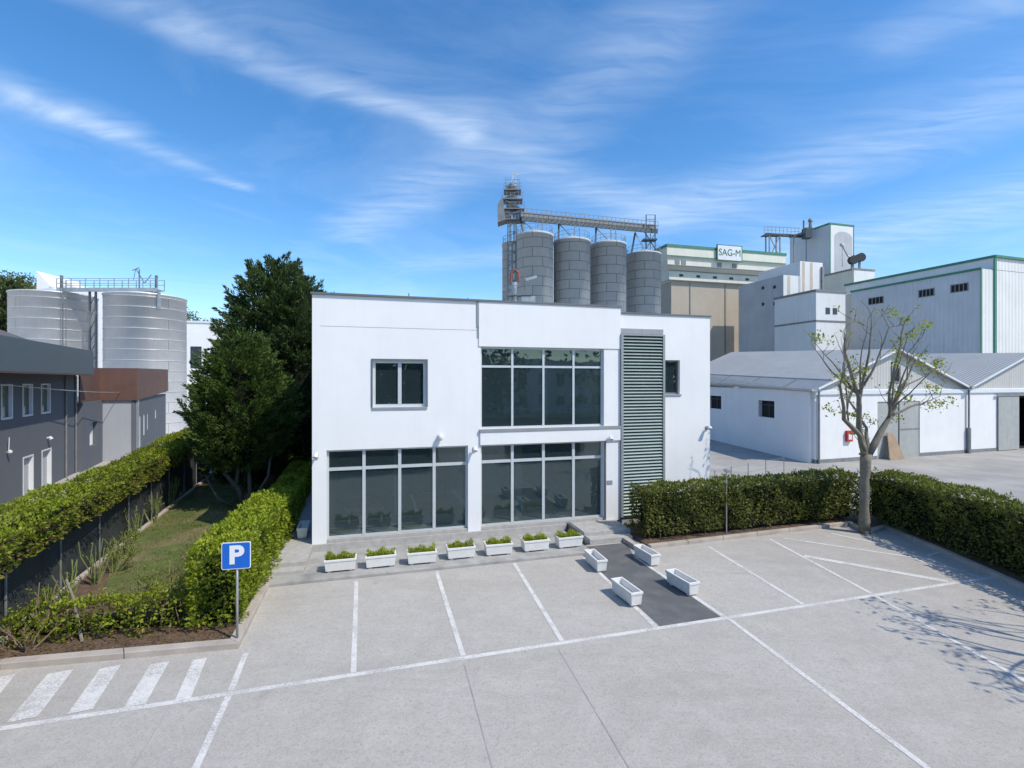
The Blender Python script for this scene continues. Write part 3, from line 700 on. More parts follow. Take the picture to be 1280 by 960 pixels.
# fence with dark screen, under the ivy hedge
F0, F1 = np.array((-9.4, 7.6)), np.array((-19.2, 31.2))
F0 = np.array((-10.2, 6.9)); F1 = np.array((-18.9, 30.6))
fd = (F1-F0)/np.linalg.norm(F1-F0); FL = np.linalg.norm(F1-F0)
fe = thing('fence', (float(F0[0]), float(F0[1]), 0), 'long dark screened fence below the leafy left hedge', 'fence')
m_ = MB(); K = 60
for i in range(K):
    a_ = F0+fd*FL*i/K; b_ = F0+fd*FL*(i+1)/K; nn_ = np.array([-fd[1], fd[0]])
    o1, o2 = .03*math.sin(i*1.3), .03*math.sin((i+1)*1.3)
    m_.prism([tuple(a_+nn_*o1), tuple(b_+nn_*o2), tuple(b_+nn_*(o2+.02)), tuple(a_+nn_*(o1+.02))], .05, 2.0)
m_.build('screen', 'screen_dark', fe)
for i in range(11):
    q = F0+fd*(FL*i/10); m_ = MB(); m_.tube([(q[0]+.06,q[1],0),(q[0]+.06,q[1],2.1)], .028, 8); m_.build('post', 'steel_mid', fe)
m_ = MB()
for i in range(12):
    a_ = F0+fd*FL*i/12+np.array([.14,0]); b_ = F0+fd*(FL*(i+1)/12-.02)+np.array([.14,0])
    m_.prism([tuple(a_), tuple(b_), tuple(b_+np.array([.16,.03])), tuple(a_+np.array([.16,.03]))], .0, .17)
tag(m_.build('kerb', 'kerb_stone', bevel=.01), 'low stone edging at the foot of the left fence', kind='structure')

# scrubby plants
def scrub(x, y, nst, h, spread, leafm, nl, label, lsize=.06, stem='stem_green', pruned=False, cat='shrub', r_=.018, seed=0):
    root = thing('shrub', (x, y, .09), label, cat); rg = random.Random(seed); m_ = MB(); LP = []
    for i in range(nst):
        a = rg.random()*6.28; r0 = rg.random()*.15*spread+.02; r1 = r0+rg.random()*spread; hh = h*rg.uniform(.55,1.)
        p = [(x+r0*math.cos(a), y+r0*math.sin(a), .07)]
        for k in (1,2,3): t = k/3; p.append((x+(r0+(r1-r0)*t)*math.cos(a)+rg.uniform(-.04,.04), y+(r0+(r1-r0)*t)*math.sin(a)+rg.uniform(-.04,.04), .09+hh*t))
        rr = r_*rg.uniform(.7,1.2); m_.tube(p, [rr, rr*.9, rr*.75, rr*(.7 if pruned else .4)], 6)
        for k in range(nl): t = rg.uniform(.35,1.02)*3; j = min(2,int(t)); q = Vector(p[j]).lerp(Vector(p[j+1]), t-j); LP.append(tuple(q))
        if not pruned:
            for _ in range(2):
                q = Vector(p[2]); e = q+Vector((rg.uniform(-.25,.25),rg.uniform(-.25,.25),rg.uniform(.1,.35)))*spread; m_.tube([q,e],[rr*.5,rr*.3],5)
                for k in range(nl//2): LP.append(tuple(q.lerp(e, rg.random())))
    m_.build('stems', stem, root)
    if LP:
        LP = np.array(LP)+rs.normal(size=(len(LP),3))*.035; n = len(LP)
        leaf_obj('foliage', LP, unit(n)+np.array([0,0,.3]), unit(n), rs.uniform(.7,1.3,n)*lsize, lsize*.5, leafm, root)
SC = [(-10.95,11.55,9,1.25,.28,'leaf_ivy',3,'tall pruned grey stems at the far left end of the front hedge',True),
      (-12.1,14.4,14,1.35,.42,'leaf_lime',4,'upright green pruned stems standing against the dark fence',True),
      (-12.3,15.35,16,1.0,.75,'leaf_spring',16,'bushy shrub with yellowish leaves beside the dark fence',False),
      (-14.1,18.6,12,1.25,.35,'leaf_lime',4,'cluster of bare green stems halfway along the dark fence',True),
      (-14.9,20.6,12,1.3,.6,'leaf_ivy',8,'thin arching stems near the rear of the dark fence',False),
      (-11.55,12.45,16,.85,.6,'leaf_ivy',20,'small leafy bush in the left corner of the garden',False),
      (-9.0,13.0,14,1.15,.7,'leaf_ivy',16,'thin branching shrub between the lawn and the lime hedge',False),
      (-9.35,15.0,12,1.0,.8,'leaf_ivy',14,'straggly shrub on the lawn beside the lime hedge',False),
      (-10.6,10.85,10,.7,.7,'dead_leaf',6,'dry brambly twigs sprawling by the front kerb',False)]
SC += [(-11.9,13.3,10,1.1,.35,'leaf_ivy',6,'sparse grey-stemmed shrub in front of the dark fence, nearest the camera',True),
       (-13.2,16.9,16,.9,.6,'leaf_ivy',14,'small bushy shrub between the two clusters of green stems',False),
       (-9.4,12.6,9,1.45,.3,'leaf_ivy',10,'slender upright sapling rising just behind the low front hedge',False),
       (-16.2,23.5,16,1.4,.7,'leaf_ivy',14,'rear shrub of thin stems where the dark fence meets the trees',False)]
for i, (x,y,ns,h,sp,lm,nl,lb_,pr) in enumerate(SC): scrub(x,y,ns,h,sp,lm,nl,lb_,pruned=pr,stem='twig' if lm=='dead_leaf' or i in (0,6,7) else 'stem_green',seed=i+4)
m_ = MB(); m_.tube([(-9.75,11.25,.08),(-10.35,11.7,.9),(-10.65,11.85,1.25)],[.035,.03,.026],7)
tag(m_.build('stake', 'bark_pale', loc=(-9.75,11.25,.08)), 'leaning pale wooden stake sticking out of the low front hedge', 'stake')

# ================================================================== SIGNS
sx, sy = gp(296.5, 800, .09)
sg = thing('parking_sign', (sx, sy, .09), 'square blue P parking sign on a thin pole by the hedge', 'sign')
m_ = MB(); m_.tube([(sx,sy,.05),(sx,sy,2.33)], .027, 12); m_.build('pole', 'galv_line', sg, smooth=True)
SM = Matrix.Translation((sx, sy-.035, 2.03)) @ Matrix.Rotation(R(12), 4, 'Z')
def rrect(w_, h, r_, n=6):
    out = []
    for cx, cz, a0 in ((w_-r_,h-r_,0),(-w_+r_,h-r_,90),(-w_+r_,-h+r_,180),(w_-r_,-h+r_,270)):
        for k in range(n+1): a = R(a0+90*k/n); out.append((cx+r_*math.cos(a), cz+r_*math.sin(a)))
    return out
def plate(M, poly, y0, y1):
    m_ = MB(M); n = len(poly)
    m_.add([(x,y0,z) for x,z in poly]+[(x,y1,z) for x,z in poly], [tuple(range(n)), tuple(range(n,2*n))[::-1]]+[(i,n+i,n+(i+1)%n,(i+1)%n) for i in range(n)]); return m_
plate(SM, rrect(.305,.305,.04), -.010, .008).build('rim', 'sign_white', sg)
plate(SM, rrect(.288,.288,.034), -.014, -.0105).build('sign_face', 'sign_blue', sg)
def text_mesh(s, size, M, m, name, parent, ext=.002, bold=0., sxs=1.):
    cu = bpy.data.curves.new(name, 'FONT'); cu.body = s; cu.size = size; cu.extrude = ext; cu.align_x = 'CENTER'; cu.align_y = 'CENTER'; cu.offset = bold
    to = bpy.data.objects.new(name, cu); COL.objects.link(to); dg = bpy.context.evaluated_depsgraph_get(); dg.update()
    me = bpy.data.meshes.new_from_object(to.evaluated_get(dg)); bpy.data.objects.remove(to)
    MM = Matrix.Translation(-wloc(parent)) @ M @ Matrix.Rotation(R(90), 4, 'X') @ Matrix.Diagonal((sxs,1,1,1)); me.transform(MM)
    me.materials.clear(); me.materials.append(MATS[m]); ob = bpy.data.objects.new(name, me); COL.objects.link(ob); ob.parent = parent; return ob
text_mesh('P', .56, SM @ Matrix.Translation((.0,-.016,0)), 'sign_white', 'letter', sg, .0015, .022, 1.08)
m_ = MB(SM); m_.box(-.2,.2,.009,.02,-.12,-.09); m_.box(-.2,.2,.009,.02,.09,.12); m_.build('bracket', 'galv_line', sg)
x, y = gp(908, 668, .08)
s2 = thing('sign_post', (x, y, .08), 'thin grey post with a sign seen edge-on in front of the right hedge', 'sign')
m_ = MB(); m_.tube([(x,y,.05),(x,y,2.62)], .024, 10); m_.build('pole', 'galv_line', s2)
m_ = MB(); m_.box(x-.10,x+.02,y-.30,y+.02,2.50,2.62); m_.build('sign_plate', 'galv_line', s2)
wf = thing('wire_fence', (9.6, 24.5, 0), 'low thin wire fence behind the right hedge beside the building', 'fence')
wp = [(9.4,23.0),(10.6,24.0),(11.9,25.0),(13.3,26.0),(14.8,27.0)]
for p in wp: m_ = MB(); m_.tube([(p[0],p[1],0),(p[0],p[1],1.85)], .022, 6); m_.build('post', 'steel_mid', wf)
m_ = MB()
for zz in (.5, .95, 1.4, 1.8):
    for a, b in zip(wp, wp[1:]): m_.tube([(a[0],a[1],zz),(b[0],b[1],zz)], .008, 4)
m_.build('wires', 'steel_mid', wf)

# ================================================================== BARE TREES
TX, TY = gp(1082, 664, .08)
def Tpt(cx, cy, dy):   # survey of the pollarded tree: limb joints in the tree's own plane, plus depth offset
    Xp = 990+cx/3.2; Yp = 380+cy/3.2; yy = TY; return Vector(((Xp-640)/620*yy, yy+dy, 6-(Yp-476)/620*yy))
limbs = [([(290,890),(288,800),(290,700),(296,600)], [.20,.165,.16,.18]),
 ([(290,605),(240,520),(150,455),(105,320),(90,250)], [.15,.11,.085,.05,.02]),
 ([(292,600),(252,500),(235,370),(165,200),(145,115)], [.15,.12,.09,.05,.02]),
 ([(235,375),(262,200),(258,60)], [.06,.045,.018]), ([(232,360),(135,270),(80,185)], [.05,.035,.014]),
 ([(215,345),(155,240),(110,170)], [.045,.03,.014]), ([(240,370),(207,250),(205,75)], [.045,.03,.014]),
 ([(302,590),(330,500),(290,390),(350,290)], [.10,.07,.045,.02]), ([(305,605),(400,460),(460,350),(515,270),(568,203)], [.16,.11,.075,.04,.015]),
 ([(400,465),(380,350),(392,200),(390,90)], [.07,.055,.035,.014]), ([(398,455),(500,412),(580,392),(648,372)], [.07,.05,.03,.015]),
 ([(460,352),(520,320),(660,255)], [.05,.035,.015]), ([(400,455),(440,290),(470,180)], [.05,.035,.014]),
 ([(235,350),(290,260),(345,100),(385,90)], [.06,.045,.025,.012]), ([(240,378),(300,320),(420,215),(562,130)], [.055,.04,.028,.012]),
 ([(392,420),(357,300),(360,130)], [.045,.032,.014]), ([(400,440),(442,300),(412,200),(436,140)], [.04,.03,.02,.012]),
 ([(182,470),(157,300),(150,160)], [.04,.028,.012]), ([(430,410),(470,330),(497,255)], [.035,.024,.012]),
 ([(150,455),(180,330),(176,270)], [.03,.02,.010]), ([(100,300),(75,240),(50,225)], [.025,.018,.01]), ([(258,110),(290,75),(325,42)], [.02,.014,.008]),
 ([(205,110),(180,90),(160,72)], [.015,.01,.006]), ([(600,280),(680,262),(712,310)], [.02,.014,.008]), ([(270,600),(265,590)], [.05,.03])]
clu = [(105,130),(355,45),(400,72),(445,95),(375,130),(562,130),(585,200),(520,180),(70,290),(75,415),(165,305),(320,350),(622,345),(590,412),(650,400),(690,388),(285,447),(350,478),(300,515),(560,240),(670,270),(215,270),(240,262),(400,355),(350,235),(500,240),(460,380),(430,462),(330,455),(120,140),(610,330)]
rg = random.Random(5)
dep = {}
def near_dy(p):
    k = (round(p[0]/60), round(p[1]/60))
    if k not in dep: dep[k] = None
    return k
t1 = thing('pollarded_tree', (TX, TY, .08), 'pollarded tree with bare branches and a few yellow-green leaf tufts behind the right kerb', 'tree', 'pollarded trees beside the car park')
branches = []
m_ = MB(); LP = []; tr_m = MB()
for i, (pts, rad) in enumerate(limbs):
    if i == 0: V3 = [Tpt(x, y, 0) for x, y in pts]; V3[0].z = .05
    else:
        # continue from the nearest existing joint in depth
        best = min(((Vector((p2.x, p2.z))-Vector((Tpt(*pts[0],0).x, Tpt(*pts[0],0).z))).length, p2.y) for b_ in branches for p2 in b_)
        y0 = best[1]-TY; dr = rg.uniform(-.9,.9); V3 = [Tpt(x, y, y0+dr*k*.8) for k, (x, y) in enumerate(pts)]
    rad = [r_*.86 for r_ in rad] if i else rad
    branches.append([v for j, v in enumerate(V3)] + [V3[j].lerp(V3[j+1], .5) for j in range(len(V3)-1)])
    # knobby subdivision
    P3, R3 = [V3[0]], [rad[0]]
    for j in range(len(V3)-1):
        for k in (1,2,3):
            t = k/3; q = V3[j].lerp(V3[j+1], t); wob = (.035 if k < 3 else 0)*(0.4 if i == 0 else 1)
            P3.append(q+Vector((rg.uniform(-wob,wob), rg.uniform(-wob,wob), rg.uniform(-wob,wob)))); R3.append((rad[j]*(1-t)+rad[j+1]*t)*rg.uniform(.9,1.12))
    (tr_m if i == 0 else m_).tube(P3, R3, 10 if i == 0 else 7)
tr_m.build('trunk', 'bark_pale', t1, smooth=True); m_.build('branches', 'bark_pale', t1, smooth=True)
tw = MB()
for i, b_ in enumerate(branches[1:]):
    for p in b_[2:]:
        for _ in range(1):
            a = rg.random()*6.28; e = p+Vector((math.cos(a)*.35, math.sin(a)*.35, rg.uniform(.25,.75)))*rg.uniform(.6,1.3); mid = p.lerp(e,.5)+Vector((rg.gauss(0,.05),rg.gauss(0,.05),.02))
            tw.tube([p,mid,e],[.016,.012,.006],4)
            if rg.random() < .5:
                for _ in range(5): LP.append(tuple(e+Vector((rg.gauss(0,.07), rg.gauss(0,.07), rg.gauss(0,.06)))))
tw.build('twigs', 'bark_pale', t1)
allp = [p for b_ in branches for p in b_]
for c in clu:
    q = Tpt(*c, 0); yb = min(allp, key=lambda p: (p.x-q.x)**2+(p.z-q.z)**2).y; q.y = yb
    for _ in range(rg.randint(26,48)): LP.append(tuple(q+Vector((rg.gauss(0,.13), rg.gauss(0,.13), rg.gauss(0,.10)))))
LP = np.array(LP); n = len(LP)
leaf_obj('crown', LP, unit(n)+np.array([0,0,.1]), unit(n)+np.array([0,0,.6]), rs.uniform(.07,.17,n), rs.uniform(.04,.09,n), 'leaf_spring', t1)
# its neighbour just beyond the right edge, whose shadow falls on the bays
def bare_tree(x, y, h, seed, label, group):
    t = thing('pollarded_tree', (x, y, .05), label, 'tree', group); rg = random.Random(seed); tm = MB(); bm = MB(); LP = []
    tm.tube([(x,y,0),(x+.03,y,h*.2),(x,y+.03,h*.42)], [.24,.19,.2], 10)
    def grow(p, d, L, r_, lev):
        q = p; pts = [p]; rr = [r_]
        for k in range(3):
            d = (d+Vector((rg.uniform(-.22,.22),rg.uniform(-.22,.22),rg.uniform(-.08,.2)))).normalized(); q = q+d*L/3; pts.append(q); rr.append(r_*(1-.22*(k+1)))
        bm.tube(pts, rr, 6)
        if lev == 0 or rg.random() < .15:
            for _ in range(10): LP.append(tuple(q+Vector((rg.gauss(0,.12),rg.gauss(0,.12),rg.gauss(0,.12)))))
        if lev > 0:
            for _ in range(rg.choice((2,3,3))):
                a = rg.random()*6.28; grow(pts[rg.choice((2,3,3))], (d+Vector((math.cos(a),math.sin(a),.2))*.65).normalized(), L*.78, r_*.5, lev-1)
    for k in range(6):
        a = k*1.05+rg.random()*.4; grow(Vector((x,y,h*.4)), Vector((math.cos(a)*.9,math.sin(a)*.9,.75)).normalized(), h*.27, .10, 2)
    tm.build('trunk', 'bark_pale', t); bm.build('branches', 'bark_pale', t)
    LP = np.array(LP); n = len(LP); leaf_obj('crown', LP, unit(n), unit(n), rs.uniform(.10,.2,n), .1, 'leaf_spring', t)
bare_tree(15.7, 8.9, 7.0, 21, 'pollarded tree just outside the right edge, seen by its branch shadow on the paving', 'pollarded trees beside the car park')

# ================================================================== CONIFERS
def spray_tree(name, x, y, z0, h, prof, nspray, per, slen, m, label, trunks, leafL=.22, leafW=.05, up=.5, seed=1, core=.5, cat='tree', zb=.0):
    """prof: list of (z fraction, radius); sprays sit on the crown's envelope and point out and up"""
    root = thing(name, (x, y, z0), label, cat); r_ = np.random.RandomState(seed)
    zf = np.array([p[0] for p in prof]); rf = np.array([p[1] for p in prof])
    zs = zf[0]+(zf[-1]-zf[0])*r_.rand(nspray*4); keep = r_.rand(len(zs)) < (np.interp(zs, zf, rf)/rf.max()+.08); zs = zs[keep][:nspray]
    a = r_.rand(len(zs))*6.283; rr = np.interp(zs, zf, rf); lob = 1+.13*np.sin(a*3+seed)+.10*np.sin(a*5+zs*9)+r_.normal(size=len(zs))*.10
    rad = rr*lob*(.55+.45*np.sqrt(r_.rand(len(zs))))
    B = np.c_[x+np.cos(a)*rad, y+np.sin(a)*rad, z0+zs*h]
    out = np.c_[np.cos(a), np.sin(a), np.full(len(zs), up)]+r_.normal(size=(len(zs),3))*.28
    out[:,2] += np.clip((zs-.75)*4,0,2)*.8; out /= np.linalg.norm(out, axis=1, keepdims=True)
    L = slen*r_.uniform(.6,1.35,len(zs)); T = r_.rand(len(zs))
    idx = np.repeat(np.arange(len(zs)), per); t = r_.rand(len(idx))**.8
    side = r_.normal(size=(len(idx),3)); side -= out[idx]*(side*out[idx]).sum(1)[:,None]; side /= np.linalg.norm(side, axis=1, keepdims=True)
    P_ = B[idx]-out[idx]*(L[idx]*.35)[:,None]+out[idx]*(L[idx]*t)[:,None]+side*((1-t)**.8*.34*L[idx]*np.sqrt(r_.rand(len(idx))))[:,None]
    D = out[idx]*.9+side*.7*(1-t)[:,None]+r_.normal(size=P_.shape)*.25
    tint = .25+T[idx]*.35+t*.3+r_.normal(size=len(idx))*.12
    leaf_obj('crown', P_, D, r_.normal(size=P_.shape)+np.array([0,0,.4]), leafL*r_.uniform(.6,1.3,len(idx)), leafW*r_.uniform(.7,1.3,len(idx)), m, root, tint=tint)
    c = MB(); n = 18; pr = []
    for k in range(9):
        q = zf[0]+(zf[-1]-zf[0])*k/8; pr.append((max(.03,np.interp(q,zf,rf)*core*(1 if k else .4)), q*h+zb))
    c.lathe((x,y,z0), pr, n); c.build('crown_shade_core', 'hedge_core', root)  # solid dark core, its colour stands in for shade within the crown
    tm = MB()
    for tr0 in trunks: tm.tube([Vector((x,y,z0))+Vector(p[:3]) for p in tr0], [p[3] for p in tr0], 8)
    tm.build('trunk', 'bark_dark', root, smooth=True)
    return root
spray_tree('conifer_tree', -14.8, 31.5, 0, 13.2, [(.10,1.9),(.25,2.6),(.45,2.9),(.62,2.8),(.78,2.4),(.9,1.7),(1.0,.7)], 1000, 85, 1.3, 'leaf_conifer', 'tall dark green conifer behind, reaching above the office roof', [[(0,0,0,.4),(0,0,9,.2)]], .26, .07, .75, 3)
spray_tree('conifer_tree', -12.7, 30.3, 0, 11.6, [(.10,2.2),(.35,2.9),(.6,2.7),(.85,1.5),(1.0,.3)], 520, 75, 1.2, 'leaf_conifer', 'dark conifer close against the left corner of the office', [[(0,0,0,.35),(0,0,7,.15)]], .26, .07, .75, 9)
spray_tree('bushy_tree', -12.8, 23.4, 0, 7.9, [(.24,.7),(.32,1.5),(.5,2.0),(.7,1.85),(.87,1.3),(1.0,.4)], 680, 90, .85, 'leaf_conifer_light', 'rounded dense evergreen with several bare crooked stems at its foot', 
  [[(.2,-.2,0,.13),(.1,-.3,.9,.11),(-.5,-.4,1.7,.09),(-.9,-.2,2.6,.06)],[(.25,-.2,0,.12),(.6,-.3,.8,.1),(.5,-.2,1.8,.08),(.9,0,2.7,.05)],[(.1,-.1,0,.10),(-.1,-.2,1.2,.09),(.1,-.2,2.6,.06)],[(.3,-.1,.05,.09),(1.0,-.5,.7,.08),(1.5,-.4,1.6,.06),(1.5,-.2,2.5,.05)],[(0,-.2,0,.07),(-.8,-.5,.6,.06),(-1.3,-.5,1.5,.04)]], .17, .05, .6, 5)
spray_tree('bushy_tree', -14.2, 28.0, 0, 5.0, [(.05,1.2),(.3,1.7),(.7,1.4),(1.0,.3)], 200, 80, .8, 'leaf_conifer', 'low dark evergreen filling in behind the crooked-stemmed tree', [[(0,0,0,.2),(0,0,3,.1)]], .17, .05, .6, 6)
spray_tree('evergreen_shrub', -16.8, 29.3, 0, 3.6, [(.05,.9),(.4,1.3),(.8,.9),(1.0,.3)], 170, 80, .7, 'leaf_conifer', 'dark low evergreen shrub at the rear end of the left garden', [[(0,0,0,.12),(0,0,2,.06)]], .16, .05, .6, 16, cat='shrub')
# wooden rail fence at the back of the garden
rf_ = thing('rail_fence', (-13, 34, 0), 'low wooden rail fence at the back of the garden', 'fence')
q0, q1 = Vector((-17.5, 33.4, 0)), Vector((-11.2, 35.2, 0))
for k in range(6): p = q0.lerp(q1, k/5); m_ = MB(); m_.tube([p,(p.x,p.y,1.15)], .06, 7); m_.build('post', 'wood_rail', rf_)
m_ = MB(); m_.beam(q0+Vector((0,0,1.0)), q1+Vector((0,0,1.0)), .06, .12); m_.beam(q0+Vector((0,0,.5)), q1+Vector((0,0,.5)), .06, .12); m_.build('rail', 'wood_rail', rf_)
m_ = MB(); m_.add([(-19,31.0,.02),(-8,31,.02),(-8,60,.02),(-30,60,.02)], [(0,1,2,3)])
tag(m_.build('back_lawn', 'lawn_soil'), 'green lawn behind the garden', kind='structure')
pp = np.c_[rs.uniform(-18,-9,16000), rs.uniform(30,44,16000)]; n = len(pp)
tag(leaf_obj('back_lawn_grass', np.c_[pp, np.full(n,.02)], np.c_[rs.normal(size=(n,2))*.4, np.ones(n)], unit(n), .13, .03, 'grass', loc=(-13,36,.02)), 'sunlit grass behind the conifers', 'grass', kind='stuff')

# ================================================================== GREY BUILDING (left)
GO = Vector((-30.65, 36.7, 0)); GA = math.atan2(-.894, .447)
GM = Matrix.Translation(GO) @ Matrix.Rotation(GA, 4, 'Z')   # x: along wall towards the camera, y: outward
gb = thing('grey_building', tuple(GO), 'blue-grey two-storey building with a deep dark fascia beyond the left hedge', 'building')
upw = [(9.1,10.45),(11.55,12.8),(13.9,15.1),(16.4,17.6),(18.8,20)]; drs = [(8.95,10.35,0,2.15),(11.45,12.75,0,2.1),(15.5,16.6,1.0,2.1)]
hol = [(a,b,4.15,5.85) for a,b in upw]+drs
m_ = MB(GM); m_.wall((26,0),(4.7,0), .3, 0, 6.4, [(26-b,26-a,c,e) for a,b,c,e in hol]); m_.box(4.7,26,-12,-.31,0,6.3)
m_.build('wall', 'blue_grey_wall', gb)
for a, b in upw:
    m_ = MB(GM); m_.box(a+.002,a+.09,-.18,.02,4.16,5.84); m_.box(b-.09,b-.002,-.18,.02,4.16,5.84); m_.box(a+.09,b-.09,-.18,.04,4.155,4.25); m_.box(a+.09,b-.09,-.18,-.02,5.76,5.845)
    o = m_.build('window', 'white_frame', gb); m_ = MB(GM); m_.box(a+.05,b-.05,-.14,-.12,4.2,5.8); m_.build('pane', 'glass_far', o)
for i, (a, b, c, e) in enumerate(drs[:2]):
    m_ = MB(GM); m_.box(a+.002,a+.08,-.22,.02,c+.01,e-.002); m_.box(b-.08,b-.002,-.22,.02,c+.01,e-.002); m_.box(a+.08,b-.08,-.22,.02,e-.085,e-.003)
    o = m_.build('door_frame', 'white_frame', gb); m_ = MB(GM); m_.box(a+.08,b-.08,-.21,-.17,c+.01,e-.09); m_.build('door', 'light_grey_wall', o)
m_ = MB(GM); a,b,c,e = drs[2]; m_.box(a+.01,b-.01,-.18,-.1,c+.01,e-.01); m_.build('window', 'white_frame', gb)
m_ = MB(GM); m_.tube([(6.8,.07,0),(6.8,.07,6.3)], .055, 8); m_.tube([(5.0,.07,0),(5.0,.07,6.3)], .055, 8); m_.build_split('downpipe', 'steel_mid', gb)
m_ = MB(GM); m_.tube([(9.6,.0,2.75),(9.6,.14,2.78),(9.6,.2,2.68)], [.05,.09,.1], 10); m_.build('wall_lamp', 'white_frame', gb)
m_ = MB(GM); m_.tube([(14.6,.02,2.6),(14.6,.10,2.6),(14.6,.12,3.3)], .02, 6); m_.lathe((14.6,.15,2.52), [(.02,0),(.09,.05),(.08,.14),(.02,.18)], 12); m_.build('wall_bracket', 'white_frame', gb)
m_ = MB(GM); m_.box(5.9,26,.98,1.2,6.38,7.92); m_.box(5.9,6.1,-12,.978,6.38,7.92); m_.build('fascia', 'fascia_metal', gb, bevel=.02)
m_ = MB(GM); m_.box(4.75,26,-.0,.976,6.42,6.50); m_.box(5.9,26,.99,1.215,6.34,6.378); m_.build('soffit', 'rust_sheet', gb)
m_ = MB(GM); rz = 10.3
m_.add([(6.1,.97,7.3),(26,.97,7.3),(26,-12,7.3),(6.1,-12,7.3),(11.0,-5.2,rz),(26,-5.2,rz)], [(0,1,5,4),(2,3,4,5),(3,0,4),(1,2,5)])
m_.build('roof', 'roof_dark', gb)
# lower rust-banded block
lb2 = thing('low_block', (-28.3, 37.4, 0), 'lower grey block with a rust-brown sheet band on top, between grey building and steel tanks', 'building')
Bp = (-28.3, 37.4); Cp = (-34.9, 50.0); Op = (GO.x, GO.y); Sp = tuple((GM @ Vector((4.68,0,0))).xy)
m_ = MB(); L1 = (Vector(Sp)-Vector(Op)).length
m_.wall(Op, Sp, -.3, 0, 4.6, ()) if False else None
m_.wall(Sp, Op, -.3, 0, 4.55, [(L1-3.1, L1-1.3, 1.45, 3.1)])
m_.wall(Bp, Cp, .3, 0, 4.7, [(1.0,1.7,.1,3.3),(2.6,3.4,1.6,3.3),(4.2,4.8,1.9,3.3),(8.0,8.8,2.6,3.4)])
m_.prism([(-31.2,37.2),(-29.3,38.2),(-36.0,50.6),(-46,46),(-40,34)], 0, 4.5)
# keep the wall thickness on the inside of the block
m_.build('wall', 'blue_grey_wall', lb2)
m_ = MB(); m_.wall(Op, Bp, .12, 0, 4.6); m_.build('sunny_wall', 'light_grey_wall', lb2)  # lighter colour paints in the sun this wall faces
m_ = MB()
def outp(p, dx, dy): return (p[0]+dx, p[1]+dy)
s_, o_, b_, c_ = outp(Sp,.13,.02), outp(Op,.12,-.12), outp(Bp,.16,-.12), outp(Cp,.2,.05)
def band(a, b, za0, za1, zb0, zb1, t=.08):
    a, b = Vector((*a,0)), Vector((*b,0)); d = (b-a).normalized(); nn_ = Vector((-d.y,d.x,0))*t
    m_.add([(*a.xy,za0),(*b.xy,zb0),(*b.xy,zb1),(*a.xy,za1),(*(a+nn_).xy,za0),(*(b+nn_).xy,zb0),(*(b+nn_).xy,zb1),(*(a+nn_).xy,za1)], [(0,1,2,3),(5,4,7,6),(4,0,3,7),(1,5,6,2),(3,2,6,7),(4,5,1,0)])
band(s_, o_, 4.35, 6.95, 4.55, 6.95, -.08); band(o_, b_, 4.55, 6.95, 4.55, 6.95); band(b_, c_, 4.55, 6.95, 4.95, 7.15)
m_.build('rust_band', 'rust_sheet', lb2)
def onwall(p, q, s0, s1, z0, z1, out, name, mt, parent, t=.05):
    p, q = Vector((*p,0)), Vector((*q,0)); d = (q-p).normalized(); nn_ = Vector((d.y,-d.x,0)); m2 = MB()
    a, b = p+d*s0+nn_*out, p+d*s1+nn_*out
    m2.prism([tuple(a.xy), tuple(b.xy), tuple((b-nn_*t).xy), tuple((a-nn_*t).xy)], z0, z1); return m2.build(name, mt, parent)
for s0, s1, z0, z1 in ((1.0,1.7,.1,3.3),(2.6,3.4,1.6,3.3),(4.2,4.8,1.9,3.3),(8.0,8.8,2.6,3.4)):
    o = onwall(Bp, Cp, s0+.01, s1-.01, z0+.01, z1-.01, -.05, 'window', 'white_frame', lb2)
o = onwall(Op, Sp, 1.31, 3.09, 1.46, 3.09, -.18, 'window', 'white_frame', lb2) if False else None
m2 = MB(GM); m2.box(1.31,3.09,-.24,-.16,1.46,3.09); m2.build('window', 'light_grey_wall', lb2)
m2 = MB(GM); m2.box(1.2,1.32,-.15,.02,1.40,3.15); m2.box(3.08,3.2,-.15,.02,1.40,3.15); m2.box(1.2,3.2,-.15,.03,1.30,1.40); m2.build('window_frame', 'white_frame', lb2)
m2 = MB(); m2.tube([(-28.45,37.75,0),(-28.45,37.75,4.9)], .06, 8); m2.build('downpipe', 'galv_line', lb2)
# overhead cable
m2 = MB(); a = Vector((-22.8,22.0,5.86)); b = Vector((-34.0,48.2,5.2)); pts = []
for k in range(13): t = k/12; p = a.lerp(b, t); p.z -= .35*math.sin(math.pi*t); pts.append(p)
m2.tube(pts, .022, 5); o = tag(m2.build('cable', 'galv_line', loc=tuple(a)), 'thin overhead cable strung across the front of the grey building', 'cable')

# ================================================================== STEEL TANKS (left)
def tank(x, y, r_, h, label):
    t = thing('steel_tank', (x, y, 0), label, 'silo', 'shiny steel tanks on the left')
    m2 = MB(); m2.lathe((x,y,0), [(r_,0),(r_,h),(r_+.08,h+.01),(r_+.08,h+.16),(r_-.1,h+.17)], 96)
    for k in range(1, int(h/1.18)+1): m2.lathe((x,y,k*1.18), [(r_+.002,-.03),(r_+.03,-.028),(r_+.03,.028),(r_+.002,.03)], 96)
    m2.build('shell', 'tank_rings', t, smooth=False)
    for p in t.children[0].data.polygons: p.use_smooth = abs(p.normal.z) < .5
    m2 = MB(); m2.lathe((x,y,h+.165), [(r_-.1,0),(r_*.5,.35),(.5,.75),(.5,.95),(.05,1.0)], 48); m2.build('roof', 'tank_rings', t)
    return t
TKL = (-54.1, 58.7); TKR = (-42.75, 58.0)
t1_ = tank(*TKL, 3.95, 15.95, 'left steel tank with a ladder, partly behind the dark roof')
t2_ = tank(*TKR, 3.95, 15.6, 'right steel tank standing beside the rust-brown band')
